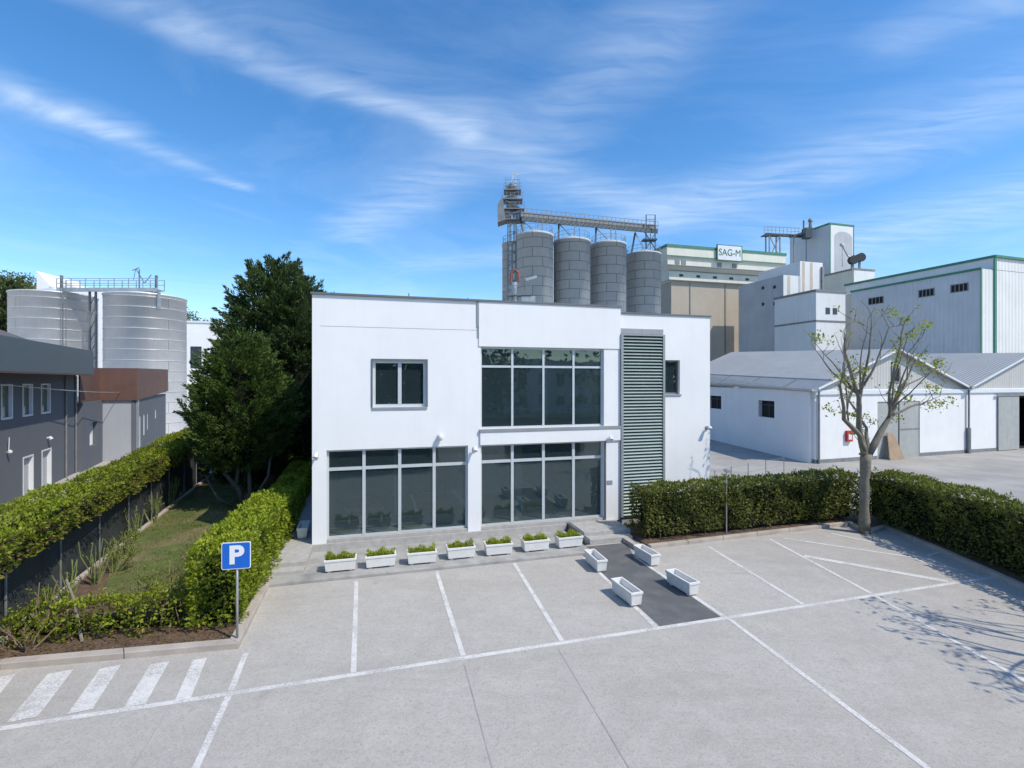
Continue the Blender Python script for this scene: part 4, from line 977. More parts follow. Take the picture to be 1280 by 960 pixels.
m2 = MB(); x, y = -50.4, 56.0
m2.beam((x-.2,y-.15,5),(x-.2,y-.15,17.4),.06); m2.beam((x+.2,y-.15,5),(x+.2,y-.15,17.4),.06)
for k in range(32): m2.beam((x-.2,y-.15,5.2+k*.38),(x+.2,y-.15,5.2+k*.38),.04)
m2.build('ladder', 'steel_mid', t1_)
m2 = MB(); m2.box(-40.2,-39.9,54.9,55.1,12.3,15.9) if False else None
m2.box(-39.55,-39.3,55.3,55.5,14.0,15.9); m2.build('pipe_box', 'galv_line', t2_)
cw = thing('catwalk', (-47.5, 57, 16.2), 'railed steel catwalk crossing the tops of both steel tanks', 'catwalk')
xa, xb, yc = -51.6, -40.2, 56.2
m2 = MB(); m2.box(xa, xb, yc, yc+1.2, 16.3, 16.42); m2.box(xa, xb, yc-.03, yc, 16.1, 16.55); m2.build('deck', 'galv_line', cw)
m2 = MB()
for k in range(8):
    xx = xa+(xb-xa)*k/7
    for yy in (yc+.02, yc+1.18): m2.beam((xx,yy,16.4),(xx,yy,17.6),.07)
for zz in (17.05, 17.6):
    for yy in (yc+.02, yc+1.18): m2.beam((xa,yy,zz),(xb,yy,zz),.06)
m2.build('railing', 'galv_line', cw)
m2 = MB()
for xx in (xa+.3, xb-.3): m2.beam((xx,yc+.3,14.6),(xx,yc+.3,18.0),.22)
for xx in (-48.6,-47.9): m2.beam((xx,yc+.9,2),(xx,yc+.9,16.3),.18)
for k in range(10): m2.beam((-48.6,yc+.9,2+k*1.4),(-47.9,yc+.9,3.4+k*1.4),.07)
m2.build('support', 'steel_mid', cw)
m2 = MB(); m2.beam((-42.6,57.5,17.3),(-43.6,57.5,19.0),.07); m2.beam((-42.6,57.5,17.3),(-41.8,57.5,18.3),.07); m2.beam((-43.6,57.5,19.0),(-43.9,57.5,17.6),.05); m2.beam((-44.0,57.5,18.8),(-43.2,57.5,19.1),.08); m2.beam((-43.2,57.5,16.6),(-43.2,57.5,18.9),.1); m2.build('hoist', 'steel_mid', cw)

# distant white buildings and hills (left)
def far_box(px0, px1, ytop, Y, depth, m, name, label, cat='building', rot=TH, wins=()):
    x0 = (px0-640)/620*Y; wd = (px1-px0)/620*Y; zt = 6+(476-ytop)/620*Y
    t = thing(name, (x0, Y, 0), label, cat); M = Matrix.Translation((x0,Y,0)) @ Matrix.Rotation(rot,4,'Z')
    m2 = MB(M); m2.box(0, wd/math.cos(rot), 0, depth, 0, zt); m2.build('wall', m, t)
    m2 = MB(M); m2.box(-.15, wd/math.cos(rot)+.15, -.15, depth+.15, zt+.003, zt+.35); m2.build('roof_edge', 'white_frame', t)
    for a, b, c, e in wins:
        m2 = MB(M); m2.box(a, b, -.06, .02, c, e); m2.build('window', 'glass_far', t)
    return t
far_box(226, 300, 403, 86, 14, 'white_render', 'white_building', 'plain white building between the right steel tank and the conifers', wins=[(1.5,3.2,8.2,12.0),(6,8,8.2,11)])
far_box(-40, 16, 402, 95, 20, 'white_render', 'white_building', 'pale building behind the trees at the far left edge')
wt = thing('white_building', (-115, 120, 0), 'tall white building with a sloping roofline behind the steel tanks', 'building')
M = Matrix.Translation((-115,120,0)) @ Matrix.Rotation(R(8),4,'Z'); m2 = MB(M)
prf = [(0,0),(5.2,0),(5.2,26.5),(0,32.6)]
m2.add([(x,0,z) for x,z in prf]+[(x,14,z) for x,z in prf], [(0,1,2,3),(7,6,5,4),(0,4,5,1),(1,5,6,2),(2,6,7,3),(3,7,4,0)])
prf = [(5.2,0),(27,0),(27,26.8),(20,28.0),(12,28.2),(8,29.0),(5.2,30.5)]; n = len(prf)
m2.add([(x,1,z) for x,z in prf]+[(x,13,z) for x,z in prf], [tuple(range(n)), tuple(range(n,2*n))[::-1]]+[(i,n+i,n+(i+1)%n,(i+1)%n) for i in range(n)])
m2.build('wall', 'white_render', wt)
hm = MB(); nx_, ny_ = 40, 8; vs = []
for j in range(ny_):
    for i in range(nx_):
        xx = -330+i*9; yy = 150+j*22; t = j/(ny_-1)
        zz = (3+57*math.sin(min(1,t*1.25)*math.pi/2))*(0.75+.25*math.sin(xx*.021+1.0))*min(1,max(.1,(30-xx)/110))+1.3*math.sin(xx*.09+yy*.05)
        vs.append((xx,yy,zz-2))
hm.add(vs, [(j*nx_+i, j*nx_+i+1, (j+1)*nx_+i+1, (j+1)*nx_+i) for j in range(ny_-1) for i in range(nx_-1)])
tag(hm.build('hill', 'hill_earth', smooth=True), 'low wooded hill at the left horizon', kind='structure')
vsn = np.array(vs); idx = rs.randint(0, len(vsn), 2600); C = vsn[idx]+rs.normal(size=(2600,3))*np.array([5,9,.5]); hgt = rs.uniform(2.5,6,2600)
ii = np.repeat(np.arange(2600), 34); u_ = unit(len(ii)); PP = C[ii]+u_*(hgt[ii]*.45)[:,None]*np.array([1,1,1]); PP[:,2] += hgt[ii]*.4
tag(leaf_obj('hill_wood', PP, u_+unit(len(ii))*.6, unit(len(ii)), .95, .6, 'leaf_far', loc=(-200,200,0), tint=rs.rand(2600)[ii]*.7+u_[:,2]*.2+.1), 'trees and scrub covering the distant left hill', 'wood', kind='stuff')
for k, (px_, Y_, zt, wd) in enumerate(((238,190,32,9),(252,200,31,7),(262,210,32,8),(8,150,29,10),(30,160,28,9))):
    pass
spray_tree('broadleaf_tree', -91, 90, 0, 24.0, [(.3,2.5),(.5,4.2),(.75,4.0),(1.0,1.0)], 260, 45, 2.2, 'leaf_far', 'yellow-green tree at the far left edge beyond the dark roof', [[(0,0,0,.4),(0,0,14,.2)]], .5, .3, .5, 8)

# ================================================================== GREY SILOS
def silo(x, y, r_, h, label):
    t = thing('grain_silo', (x, y, 0), label, 'silo', 'grey panelled grain silos')
    m2 = MB(); m2.lathe((x,y,0), [(r_,0),(r_,h-.35),(r_+.06,h-.35),(r_+.06,h)], 64); o = m2.build('shell', 'silo_panels', t)
    for p in o.data.polygons: p.use_smooth = abs(p.normal.z) < .5
    m2 = MB(); m2.lathe((x,y,h+.003), [(r_+.02,0),(r_*.5,.5),(.3,.9)], 32); m2.build('roof', 'silo_panels', t)
    m2 = MB(); n = 20
    for k in range(n):
        a = 2*math.pi*k/n; b = 2*math.pi*(k+1)/n; p = Vector((x+(r_-.1)*math.cos(a), y+(r_-.1)*math.sin(a), h)); q = Vector((x+(r_-.1)*math.cos(b), y+(r_-.1)*math.sin(b), h))
        m2.beam(p, p+Vector((0,0,1.1)), .05)
        for zz in (.55, 1.1): m2.beam(p+Vector((0,0,zz)), q+Vector((0,0,zz)), .04)
    m2.build('railing', 'steel_mid', t)
    return t
SL = [(3.45,75.0,2.75,27.9),(9.35,77.5,2.85,27.7),(15.5,80.0,2.85,27.9),(22.1,83.5,2.85,27.2)]
SLb = ['first of four silos from the left, beside the elevator tower', 'second of the four front silos', 'third of the four front silos', 'last and shortest-looking silo, beside the beige concrete store']
for s_, lb_ in zip(SL, SLb): silo(*s_, 'grey panelled silo, '+lb_)
silo(.6, 81.5, 2.2, 28.4, 'narrow grey silo half hidden behind the first silo')
et = thing('elevator_tower', (.4, 76.5, 0), 'slender grain elevator tower with stacked platforms left of the silos', 'tower')
m2 = MB()
for dx, dy in ((-.75,-.5),(.55,-.5),(-.75,.9),(.55,.9)): m2.beam((.1+dx,77+dy,0),(.1+dx,77+dy,36),.16)
for k in range(22):
    z = 20+k*.75 if k < 16 else 20+k*.75
    m2.beam((-.65,76.5,z),(.65,76.5,z+.75 if k%2 else z),.07)
m2.build('frame', 'steel_mid', et)
m2 = MB(); m2.box(-.45,-.1,76.7,77.1,18,34.5); m2.box(.15,.5,76.7,77.1,18,34.5); m2.build_split('elevator_leg', 'galv_line', et)
for z, wx in ((30.7,2.0),(32.3,1.9),(33.8,1.6),(35.2,1.35)):
    m2 = MB(); m2.box(.1-wx,.1+wx*.95,75.8,78.2,z,z+.14)
    for k in range(6):
        xx = .1-wx+1.95*wx*k/5; m2.beam((xx,75.85,z),(xx,75.85,z+1.05),.05)
    for zz in (.55,1.05): m2.beam((.1-wx,75.85,z+zz),(.1+wx*.95,75.85,z+zz),.05)
    m2.build('platform', 'steel_mid', et)
m2 = MB(); m2.box(-1.1,-.35,76.2,77,30.9,32.2); m2.box(.1,1.0,76.2,77.1,30.9,32.0); m2.box(-.9,.9,76.3,77.3,32.5,33.7); m2.beam((-1.5,76,30.8),(1.5,76,32.2),.14); m2.beam((1.4,76,32.4),(-1.3,76,33.8),.12); m2.beam((-1.3,76,33.9),(1.2,76,35.2),.12); m2.box(-.35,.45,76.1,77.1,33.75,34.9); m2.build_split('machine_housing', 'steel_mid', et)
m2 = MB(); m2.add([(-2.2,75.7,33.0),(-1.4,75.7,34.2),(-1.0,75.7,30.6),(-2.2,75.7,30.2),(-2.2,78,33.0),(-1.4,78,34.2),(-1.0,78,30.6),(-2.2,78,30.2)], [(0,3,2,1),(4,5,6,7),(0,4,7,3),(1,2,6,5),(0,1,5,4),(2,3,7,6)]); m2.build('stair_casing', 'steel_mid', et)
m2 = MB(); m2.lathe((.05,76.6,35.34), [(.7,0),(.72,.5),(.6,.9),(.3,1.15),(.1,1.2)], 16); m2.box(-.9,-.3,76.1,76.8,35.36,36.1); m2.beam((-1,76,35.4),(-1,76,37.2),.07); m2.beam((1.1,76,35.4),(1.1,76,36.9),.07); m2.beam((-1,76,36.8),(1.1,76,36.8),.06); m2.build('head_drum', 'steel_mid', et)
m2 = MB(); m2.beam((-.1,76.6,36.8),(.45,76.6,38.0),.12); m2.beam((.2,76.6,37.9),(1.0,76.6,37.8),.12); m2.beam((.6,76.6,36),(.6,76.6,37.5),.08); m2.build('davit', 'cream_sheet', et)
gt = thing('conveyor_gantry', (1.5, 75.5, 30.9), 'long railed conveyor gantry running above the four silos', 'gantry')
A = Vector((1.2,75.6,30.75)); B = Vector((24.2,84.0,31.35)); d_ = (B-A).normalized(); nn_ = Vector((-d_.y,d_.x,0)).normalized()
m2 = MB(); m2.beam(A, B, 1.6, .22); m2.beam(A+Vector((0,0,-.35))-nn_*.7, B+Vector((0,0,-.35))-nn_*.7, .2, .5); m2.build('deck', 'steel_dark', gt)
m2 = MB(); m2.beam(A+Vector((0,0,.55)), B+Vector((0,0,.55)), .9, .75); m2.build('conveyor_casing', 'steel_mid', gt)
m2 = MB(); K = 30
for k in range(K+1):
    p = A.lerp(B, k/K)
    for s_ in (-.85,.85): m2.beam(p+nn_*s_, p+nn_*s_+Vector((0,0,1.3)), .06)
    if k < K:
        q = A.lerp(B, (k+1)/K); m2.beam(p-nn_*.8+Vector((0,0,-.6)), q-nn_*.8, .06)
for s_ in (-.85,.85):
    for zz in (.65,1.3): m2.beam(A+nn_*s_+Vector((0,0,zz)), B+nn_*s_+Vector((0,0,zz)), .07)
m2.build('railing', 'steel_mid', gt)
m2 = MB(); m3 = MB(); m4 = MB()
for i, (x, y, r_, h) in enumerate(SL):
    q = A+d_*((Vector((x,y,0))-A).dot(d_)); q.z = 30.7; ap = q-d_*1.0
    m2.beam(ap, (x-2.15+(.5 if i==0 else 0), y-.6, h), .26); m3.beam(ap, (x+.2, y-.9, h+.2), .17)
    for dx in (.4, 1.2): m4.beam((x+dx,y,h),(x+dx,y,30.8),.10)
    for k in range(4): m4.beam((x+.4,y,h+k*.75),(x+1.2,y,h+k*.75+.35),.05)
m2.build_split('strut', 'steel_dark', gt); m3.build_split('strut', 'galv_line', gt); m4.build('access_ladder', 'steel_mid', gt)
m2 = MB()
x, y = 22.9, 82.5
for dx in (-.6, .9): m2.beam((x+dx,y,27),(x+dx,y,33.6),.14)
m2.box(x-1.2,x+1.1,y-.6,y+.8,29.3,29.5); m2.beam((x-1,y,31),(x+1.5,y,27),.14); m2.beam((x+1.2,y,31),(x-1,y,27.2),.1)
for zz in (31.9,32.8,33.6): m2.beam((x-.6,y,zz),(x+.9,y,zz),.06)
m2.build('end_frame', 'steel_dark', gt)
# filter stack in front of the first silo
fs = thing('filter_stack', (1.6, 62, 0), 'small platform with a red-topped pipe and ducts in front of the first silo', 'machinery')
m2 = MB(); m2.tube([(.45,62,0),(.45,62,16.6)], .28, 12); m2.tube([(.3,62,16.6),(.3,62,18.3)], .35, 12); m2.build('pipe', 'galv_line', fs)
m2 = MB(); m2.tube([(-.15,62,18.2),(-.1,62,19.4),(.35,62,19.9),(.8,62,19.5),(.85,62,18.4)], .15, 10); m2.build('red_elbow', 'orange_pipe', fs)
m2 = MB(); m2.box(-.6,2.4,61.5,62.8,16.6,16.75)
for k in range(6): m2.beam((-.6+.6*k,61.5,16.7),(-.6+.6*k,61.5,17.8),.06)
m2.beam((-.6,61.5,17.8),(2.4,61.5,17.8),.06); m2.beam((-1.0,62,12),(-1.0,62,17.6),.35); m2.beam((1.6,62.4,14),(1.6,62.4,19.2),.12); m2.build('platform', 'steel_mid', fs)
m2 = MB(); m2.beam((1.7,62,18.6),(3.1,62,19.0),.35); m2.box(1.2,2.9,61.6,62.6,15.8,16.5); m2.build('duct', 'galv_line', fs)

# ================================================================== BEIGE STORE with the name board
bs_ = thing('concrete_store', (27.5, 88, 0), 'beige concrete grain store with a cream overhanging top storey', 'building')
SM2 = Matrix.Translation((27.5, 88, 0)) @ Matrix.Rotation(R(15), 4, 'Z')
m2 = MB(SM2); m2.box(2.0, 30, 1.8, 22, 0, 24.2); m2.build('wall', 'beige_concrete', bs_)
m2 = MB(SM2)
for x in (5.9, 13.5): m2.box(x-.12, x+.12, 1.72, 1.798, 0, 24.0)
m2.build('joint', 'steel_mid', bs_)
m2 = MB(SM2)
def ring_y(prof, x0, x1, yb):   # stepped front profile extruded along x, with chamfered left end
    n = len(prof)
    m2.add([(x0+o, y, z) for y, z, o in prof]+[(x1, y, z) for y, z, o in prof], [(i, n+i, n+i+1, i+1) for i in range(n-1)])
    m2.add([(x0+o, y, z) for y, z, o in prof]+[(x0+prof[-1][2], yb, prof[-1][1]), (x0+prof[0][2], yb, prof[0][1])], [tuple(range(n+2))])
prof = [(1.9,24.2,1.9),(1.2,24.3,1.2),(1.2,25.9,1.2),(0.3,26.6,.3),(.3,27.9,.3),(0,28.2,0),(0,30.1,0)]
ring_y(prof, 0, 25.6, 22); m2.add([(0,0,30.1),(25.6,0,30.1),(25.6,22,30.1),(0,22,30.1)], [(0,1,2,3)])
m2.add([(25.6,y,z) for y,z,o in prof]+[(25.6,22,30.1),(25.6,22,24.2)], [tuple(range(len(prof)+2))[::-1]])
m2.build('upper_storey', 'cream_sheet', bs_)
m2 = MB(SM2); m2.box(-.1,25.7,-.12,-.003,29.85,30.3); m2.box(-.12,-.003,-.1,22,29.85,30.3); m2.box(0,25.6,-.08,-.003,28.2,28.36); m2.build('trim', 'green_trim', bs_)
m2 = MB(SM2); m2.box(.3,25.6,.1,.299,26.60,26.75); m2.box(1.2,25.6,1.02,1.198,25.9,26.0); m2.build('ledge', 'steel_mid', bs_)
for k in range(6): m2 = MB(SM2); x = 3.3+k*3.55; m2.box(x, x+.75, 1.12, 1.22, 24.95, 25.35); m2.build('vent', 'black_plastic', bs_)
for x in (1.8, 3.1, 10.6, 13.8): m2 = MB(SM2); m2.box(x,x+.9,.22,.32,26.9,27.7); m2.build('window', 'steel_mid', bs_)
nb = m2 = MB(SM2); m2.box(10.2,15.3,-.42,-.16,28.1,30.75); o = m2.build('name_board', 'white_frame', bs_)
m2 = MB(SM2); m2.box(10.1,15.4,-.45,-.14,30.752,30.86); m2.box(10.1,15.4,-.45,-.14,27.99,28.098); m2.box(10.06,10.198,-.45,-.14,27.99,30.86); m2.box(15.302,15.44,-.45,-.14,27.99,30.86); m2.build('board_rim', 'green_trim', o)
text_mesh('SAG-M', 1.75, SM2 @ Matrix.Translation((12.75,-.44,29.42)), 'letter_green', 'lettering', o, .015, 0, .92)
# conveyor head on its roof
ch = thing('roof_conveyor', (50.5, 99, 30), 'small conveyor bridge with a platform running into the tall grey tower', 'conveyor')
m2 = MB(); m2.beam((50.6,99,35.2),(60.5,101.5,35.5),.5,.5); m2.box(50,53.5,98.3,99.8,34.9,35.05); m2.build('conveyor_casing', 'steel_dark', ch)
m2 = MB()
for dx in (.8,2.9):
    for dy in (-.5,.9): m2.beam((50.3+dx,99+dy,30),(50.3+dx,99+dy,35),.2)
m2.beam((51.1,98.5,30.3),(53.2,98.5,34.9),.14); m2.beam((53.2,98.5,30.3),(51.1,98.5,34.9),.14)
for k in range(10): m2.beam((50+k*.85,98.4+.15*k,35.2),(50+k*.85,98.4+.15*k,36.6),.06)
m2.beam((50,98.4,36.6),(58,99.8,36.7),.08); m2.beam((50,98.4,35.9),(58,99.8,36.0),.06)
for dx in (6.5,9.0): m2.beam((50.3+dx,100.0,28),(50.3+dx,100.0,35),.15)
m2.build('support', 'steel_mid', ch)
m2 = MB(); m2.box(58.6,60.0,99.0,100.4,34.6,36.6); m2.beam((58.2,99,35.5),(58.2,99,38.0),.2); m2.build('drive_unit', 'steel_dark', ch)
# tall tower: corner at px 1037
def rotbox(px_, Y, z1, wL, wR, m, name, label, trim='green_trim', z0=0, rot=TH, front=None, cat='building', notrim=False):
    """box whose near corner stands at bearing px_, distance Y; wR along the front, wL deep"""
    x0 = (px_-640)/620*Y; t = thing(name, (x0, Y, z0), label, cat); M = Matrix.Translation((x0,Y,0)) @ Matrix.Rotation(rot,4,'Z')
    m2 = MB(M); m2.box(0, wR, 0, wL, z0, z1); m2.build('wall', m, t)
    if not notrim:
        m2 = MB(M); m2.box(-.12, wR+.12, -.12, wL+.12, z1+.003, z1+.32); m2.build('trim', trim, t)
    return t, M
tt, M = rotbox(1037, 97, 36.6, 9.6, 6.0, 'ribbed_grey', 'machine_tower', 'tall light grey sheet-clad tower rising above the white blocks')
m2 = MB(M); m2.box(.0,6.0,-.06,-.003,0,36.5); m2.build('front_cladding', 'white_sheet', tt)
m2 = MB(M); n = 10; pr = [(1.1,17),(5.6,17),(5.6,34.2)]+[(3.35+2.25*math.cos(R(a)), 34.2+1.2*math.sin(R(a))) for a in range(18,181,18)]
m2.add([(x,-.075,z) for x,z in pr]+[(x,-.062,z) for x,z in pr], [tuple(range(len(pr)))]); m2.build('stain_panel', 'grey_stain_shade', tt)
m2 = MB(M); m2.box(-.03,.18,-.10,-.062,0,36.5); m2.box(5.85,6.05,-.10,-.062,0,36.5); m2.build('corner_trim', 'green_trim', tt)
m2 = MB(M); m2.tube([(.6,5.0,36.9),(.6,5.0,38.8)], [.35,.3], 10); m2.tube([(.6,5.0,38.8),(.6,5.0,39.3)], [.5,.3], 10); m2.tube([(4.5,3.0,36.9),(4.5,3.0,37.5)], [.5,.3], 10); m2.build('roof_vent', 'steel_mid', tt)
t, M = rotbox(1067, 92, 26.6, 7.5, 5.0, 'cream_sheet', 'side_annex', 'cream block at the foot of the tall tower, right of it', notrim=False, trim='steel_mid')
m2 = MB(M); m2.box(0,5.0,-.05,-.003,0,26.5); m2.build('front_cladding', 'white_sheet', t)
ef = thing('exhaust_fan', ((1066-640)/620*90, 90, 26.9), 'black round exhaust fan on the annex roof, left one of two', 'fan', 'exhaust fans on the annex roof')
m2 = MB(); x = (1066-640)/620*90; m2.tube([(x,90.4,27.9),(x,89.6,27.9)], [.75,.8], 20); m2.build('housing', 'black_plastic', ef); m2 = MB(); m2.beam((x,90.2,26),(x,90.2,27.4),.3); m2.build('stand', 'steel_mid', ef)
e2 = copy_tree(ef); e2.location = (ef.location.x+1.75, 90.6, 27.5); e2['label'] = 'black round exhaust fan on the annex roof, slightly higher right one'
m2 = MB(); m2.tube([(60.6,91,30.8),(61.6,91,28.9),(63.1,91,28.2)], [.16,.14,.14], 8); m2.tube([(60.6,91,30.6),(60.6,91,26.9)], .07, 6); m2.tube([(60.3,91,31.1),(60.75,91,30.7)], .3, 8)
tag(m2.build('exhaust_pipe', 'galv_line', loc=(60.6,91,27)), 'pale bent exhaust pipe above the two black fans', 'pipe')
# white blocks between store and shed
Yb = 78
t, M = rotbox(1000, 80, 25.3, 9, 4.6, 'white_sheet', 'white_block', 'tall white sheet-metal block streaked with rust beside the beige store', notrim=True)
m2 = MB(M); m2.box(.45,.95,-.02,-.003,18,25.2); m2.box(2.0,2.55,-.02,-.003,18,25.2); m2.build_split('rust_streak', 'brown_stain', t)
m2 = MB(M); m2.box(4.2,4.6,-.3,-.003,19.5,24.6); m2.box(4.62,5.2,1.0,1.4,20.6,20.9); m2.build('ladder', 'steel_mid', t)
t, M = rotbox(979, 79, 22.9, 10, 3.4, 'grey_stain_shade', 'white_block', 'narrower stepped white block left of the rust-streaked one', notrim=True)  # grey wall colour paints in the shade on the block's left side
m2 = MB(M); m2.box(0,2.9,-.04,-.003,0,22.8); m2.build('front_cladding', 'white_sheet', t); m2 = MB(M); m2.box(.8,1.3,-.06,-.042,15,22.7); m2.build_split('rust_streak', 'brown_stain', t)
for k, (z, y) in enumerate(((21.0,1.5),(21.3,4.0),(18.3,1.5),(18.6,4.0))): m2 = MB(M); m2.box(-.06,.0,y,y+.5,z,z+.5); m2.build('vent', 'black_plastic', t)
t, M = rotbox(1020, 70, 18.6, 7.5, 5.3, 'white_sheet', 'white_block', 'lower clean white block with two small dark windows in front of the others', trim='steel_mid')
m2 = MB(M); m2.box(-.04,5.35,-.06,-.003,14.35,14.6); m2.box(-.06,-.003,-.04,7.5,14.35,14.6); m2.build('band', 'steel_mid', t)
for x in (1.7, 3.0): m2 = MB(M); m2.box(x,x+.75,-.05,.0,15.5,16.4); m2.build('window', 'steel_dark', t)
# big shed on the right
SH = thing('big_shed', (56.6, 60, 0), 'very large grey sheet-metal shed with green trim at the right edge', 'building')
c0 = Vector(((1225-640)/620*60, 60)); r0 = Vector(((1064-640)/620*75.5, 75.5)); al = math.atan2(*(r0-c0).yx)
LM = Matrix.Translation((c0.x,c0.y,0)) @ Matrix.Rotation(al,4,'Z'); Ls = (r0-c0).length
m2 = MB(LM); m2.box(0, Ls, -14, 0, 0, 19.6); m2.build('wall', 'ribbed_grey', SH)  # left face in shade, coloured darker than the sunlit front
m2 = MB(LM); m2.box(-.06,-.003,-30,0,0,19.5); m2.build('front_cladding', 'ribbed_front', SH)
m2 = MB(LM); m2.box(-.2,Ls+.1,.003,.12,19.42,19.7); m2.box(-.12,-.063,-.2,.1,0,19.5); m2.build('trim', 'green_trim', SH)
m2 = MB(LM); m2.box(0,Ls+3,-30,-2.6,19.65,21.2); m2.build('upper_roof', 'ribbed_front', SH)
m2 = MB(LM); m2.box(-.25,Ls+3.1,-2.598,-2.42,21.1,21.4); m2.box(-.25,-.003,-30,-2.5,21.1,21.4); m2.build('roof_trim', 'green_trim', SH)
m2 = MB(LM); m2.box(-.2,-.063,-2.75,-2.35,0,21.0); m2.build('downpipe', 'green_trim', SH)
for a, b in ((1.25,3.05),(5.0,6.8),(11.5,13.6)):
    m2 = MB(LM); m2.box(a-.08,b+.08,.003,.03,17.1,18.15); f_ = m2.build('window', 'steel_mid', SH)
    m2 = MB(LM)
    for k in range(4): w_ = (b-a)/4; m2.box(a+w_*k+.06,a+w_*(k+1)-.06,.025,.05,17.2,18.05)
    m2.build('pane', 'dark_void', f_)
# ground of the yard is the same sheet; dark store behind
t, M = rotbox(835, 118, 22, 20, 40, 'grey_stain_shade', 'rear_store', 'low grey store glimpsed behind the silos', notrim=True)

# ================================================================== WHITE WAREHOUSE (right)
wh = thing('warehouse', (21.95, 35.9, 0), 'long white single-storey warehouse with two ribbed gables behind the hedge', 'building')
c = Vector((21.95, 35.9)); fdir = Vector((math.cos(R(18.5)), math.sin(R(18.5)))); bdir = Vector((-.093, .9957))
MW = Matrix(((fdir.x, bdir.x, 0, c.x), (fdir.y, bdir.y, 0, c.y), (0,0,1,0), (0,0,0,1)))
GW = 16.7; E = 5.35; RG = 8.35; D_ = 24
doors = [(6.3,11.0,0,4.4),(20.7,29.5,0,4.7)]
m2 = MB(MW); m2.wall((0,0),(2*GW,0), .3, 0, E, doors); m2.wall((0,D_),(0,.3), -.3, 0, E, [(D_-6.6,D_-4.4,2.95,4.35),(D_-15.4,D_-12.8,3.2,4.5)]) ; m2.build('wall', 'warehouse_white', wh)
m2 = MB(MW)
for k in range(2):
    x0 = GW*k; m2.add([(x0,.1,E),(x0+GW,.1,E),(x0+GW/2,.1,RG),(x0,.3,E),(x0+GW,.3,E),(x0+GW/2,.3,RG)], [(0,1,2),(5,4,3),(0,3,4,1),(1,4,5,2),(2,5,3,0)])
m2.build('gable', 'ribbed_gable', wh)
m2 = MB(MW)
def slab(x0, z0f, z0b, x1, z1f, z1b):
    m2.add([(x0,-.3,z0f+.12),(x1,-.3,z1f+.12),(x1,D_,z1b+.12),(x0,D_,z0b+.12),(x0,-.3,z0f),(x1,-.3,z1f),(x1,D_,z1b),(x0,D_,z0b)],
           [(0,1,2,3),(7,6,5,4),(0,4,5,1),(2,6,7,3),(3,7,4,0),(1,5,6,2)])
slab(1.3, E+.62, E+1.5, GW/2, RG, RG+1.15); slab(GW/2, RG, RG+1.15, GW, E, E+.9)
slab(GW, E, E+.9, GW*1.5, RG, RG+1.15); slab(GW*1.5, RG, RG+1.15, GW*2, E, E+.9)
m2.build('roof', 'ribbed_roof', wh)
m2 = MB(MW); slab(-.45, E-.15, E+.45, 1.29, E+.55, E+1.43); m2.build('lower_roof', 'sheet_grey', wh)
m2 = MB(MW)
for yy in (3.2,8.2,13.2,18.2): m2.beam((-.46,yy,E+.06+yy*.025),(1.29,yy,E+.76+yy*.036),.07,.05)
m2.build('roof_seam', 'steel_mid', wh)
m2 = MB(MW)
for k in range(2):
    x0 = GW*k
    m2.beam((x0,-.33,E+.06),(x0+GW/2,-.33,RG+.08),.08,.13); m2.beam((x0+GW/2,-.33,RG+.08),(x0+GW,-.33,E+.06),.08,.13)
m2.box(-.1,2*GW,-.12,-.003,E-.35,E-.05); m2.box(-.13,-.003,-.1,D_,4.55,4.68)
m2.build('white_trim', 'white_frame', wh)
m2 = MB(MW); m2.beam((-.52,-.3,E-.02),(-.52,D_,E+.75),.14,.16); m2.beam((GW-.2,-.4,E+.1),(GW+.2,-.4,E+.1),.3,.25); m2.build('gutter', 'galv_line', wh)
m2 = MB(MW)
for x, y in ((-.12,.6),(-.12,8.2),(GW,-.16),(.25,-.12)): m2.tube([(x,y,0),(x,y,E-.1)], .08, 8)
m2.tube([(GW,-.16,0),(GW,-.16,2.1)], .16, 8); m2.box(-.24,-.02,1.3,1.6,0,2.1); m2.build_split('downpipe', 'steel_mid', wh)
m2 = MB(MW); m2.box(0,6.25,-.03,-.003,0,.28); m2.box(11.05,20.5,-.03,-.003,0,.28); m2.box(-.03,-.003,0,D_,0,.3); m2.build('plinth', 'steel_mid', wh)
for (y0, y1, z0, z1) in ((4.4,6.6,2.95,4.35),(12.8,15.4,3.2,4.5)):
    m2 = MB(MW); m2.box(.10,.16,y0,y1,z0,z1); o = m2.build('window', 'dark_void', wh); m2 = MB(MW); m2.box(.02,.098,(y0+y1)/2-.04,(y0+y1)/2+.04,z0,z1); m2.box(.02,.098,y0,y1,(z0+z1)/2+.3,(z0+z1)/2+.36); m2.build('window_bar', 'steel_dark', o)
m2 = MB(MW); m2.box(6.3,8.7,.08,.16,0,4.4); m2.box(8.73,11.0,.05,.13,0,4.4); o = m2.build_split('sliding_door', 'door_grey', wh)[-1]
m2 = MB(MW); m2.box(8.73,11.0,.03,.048,2.15,2.25); m2.box(8.7,8.76,.02,.05,0,4.4); m2.build('door_rail', 'steel_mid', o)
m2 = MB(MW); m2.box(20.6,23.4,-.14,-.05,.05,4.7); m2.box(28,30.6,-.14,-.05,.05,4.7); o = m2.build_split('sliding_door', 'door_grey', wh)[-1]
m2 = MB(MW); m2.box(20.3,31,-.22,-.143,4.72,4.9); m2.build('door_rail', 'steel_mid', o)
m2 = MB(MW); m2.box(20.8,29.4,9.0,9.1,0,4.6); m2.box(20.72,20.8,.35,9.1,.03,4.6); m2.box(29.4,29.48,.35,9.1,.03,4.6); m2.box(20.8,29.4,.35,9.0,4.5,4.6); m2.box(20.8,29.4,.35,9.0,.0,.02); m2.build('dark_interior', 'dark_void', wh)
m2 = MB(MW); m2.box(24.6,25.2,1.6,2.3,.05,2.4); m2.build('inner_stack', 'red_box', wh)
m2 = MB(MW)
for k in (0,): m2.box(7.9,8.9,.03,.098,5.9,7.2)
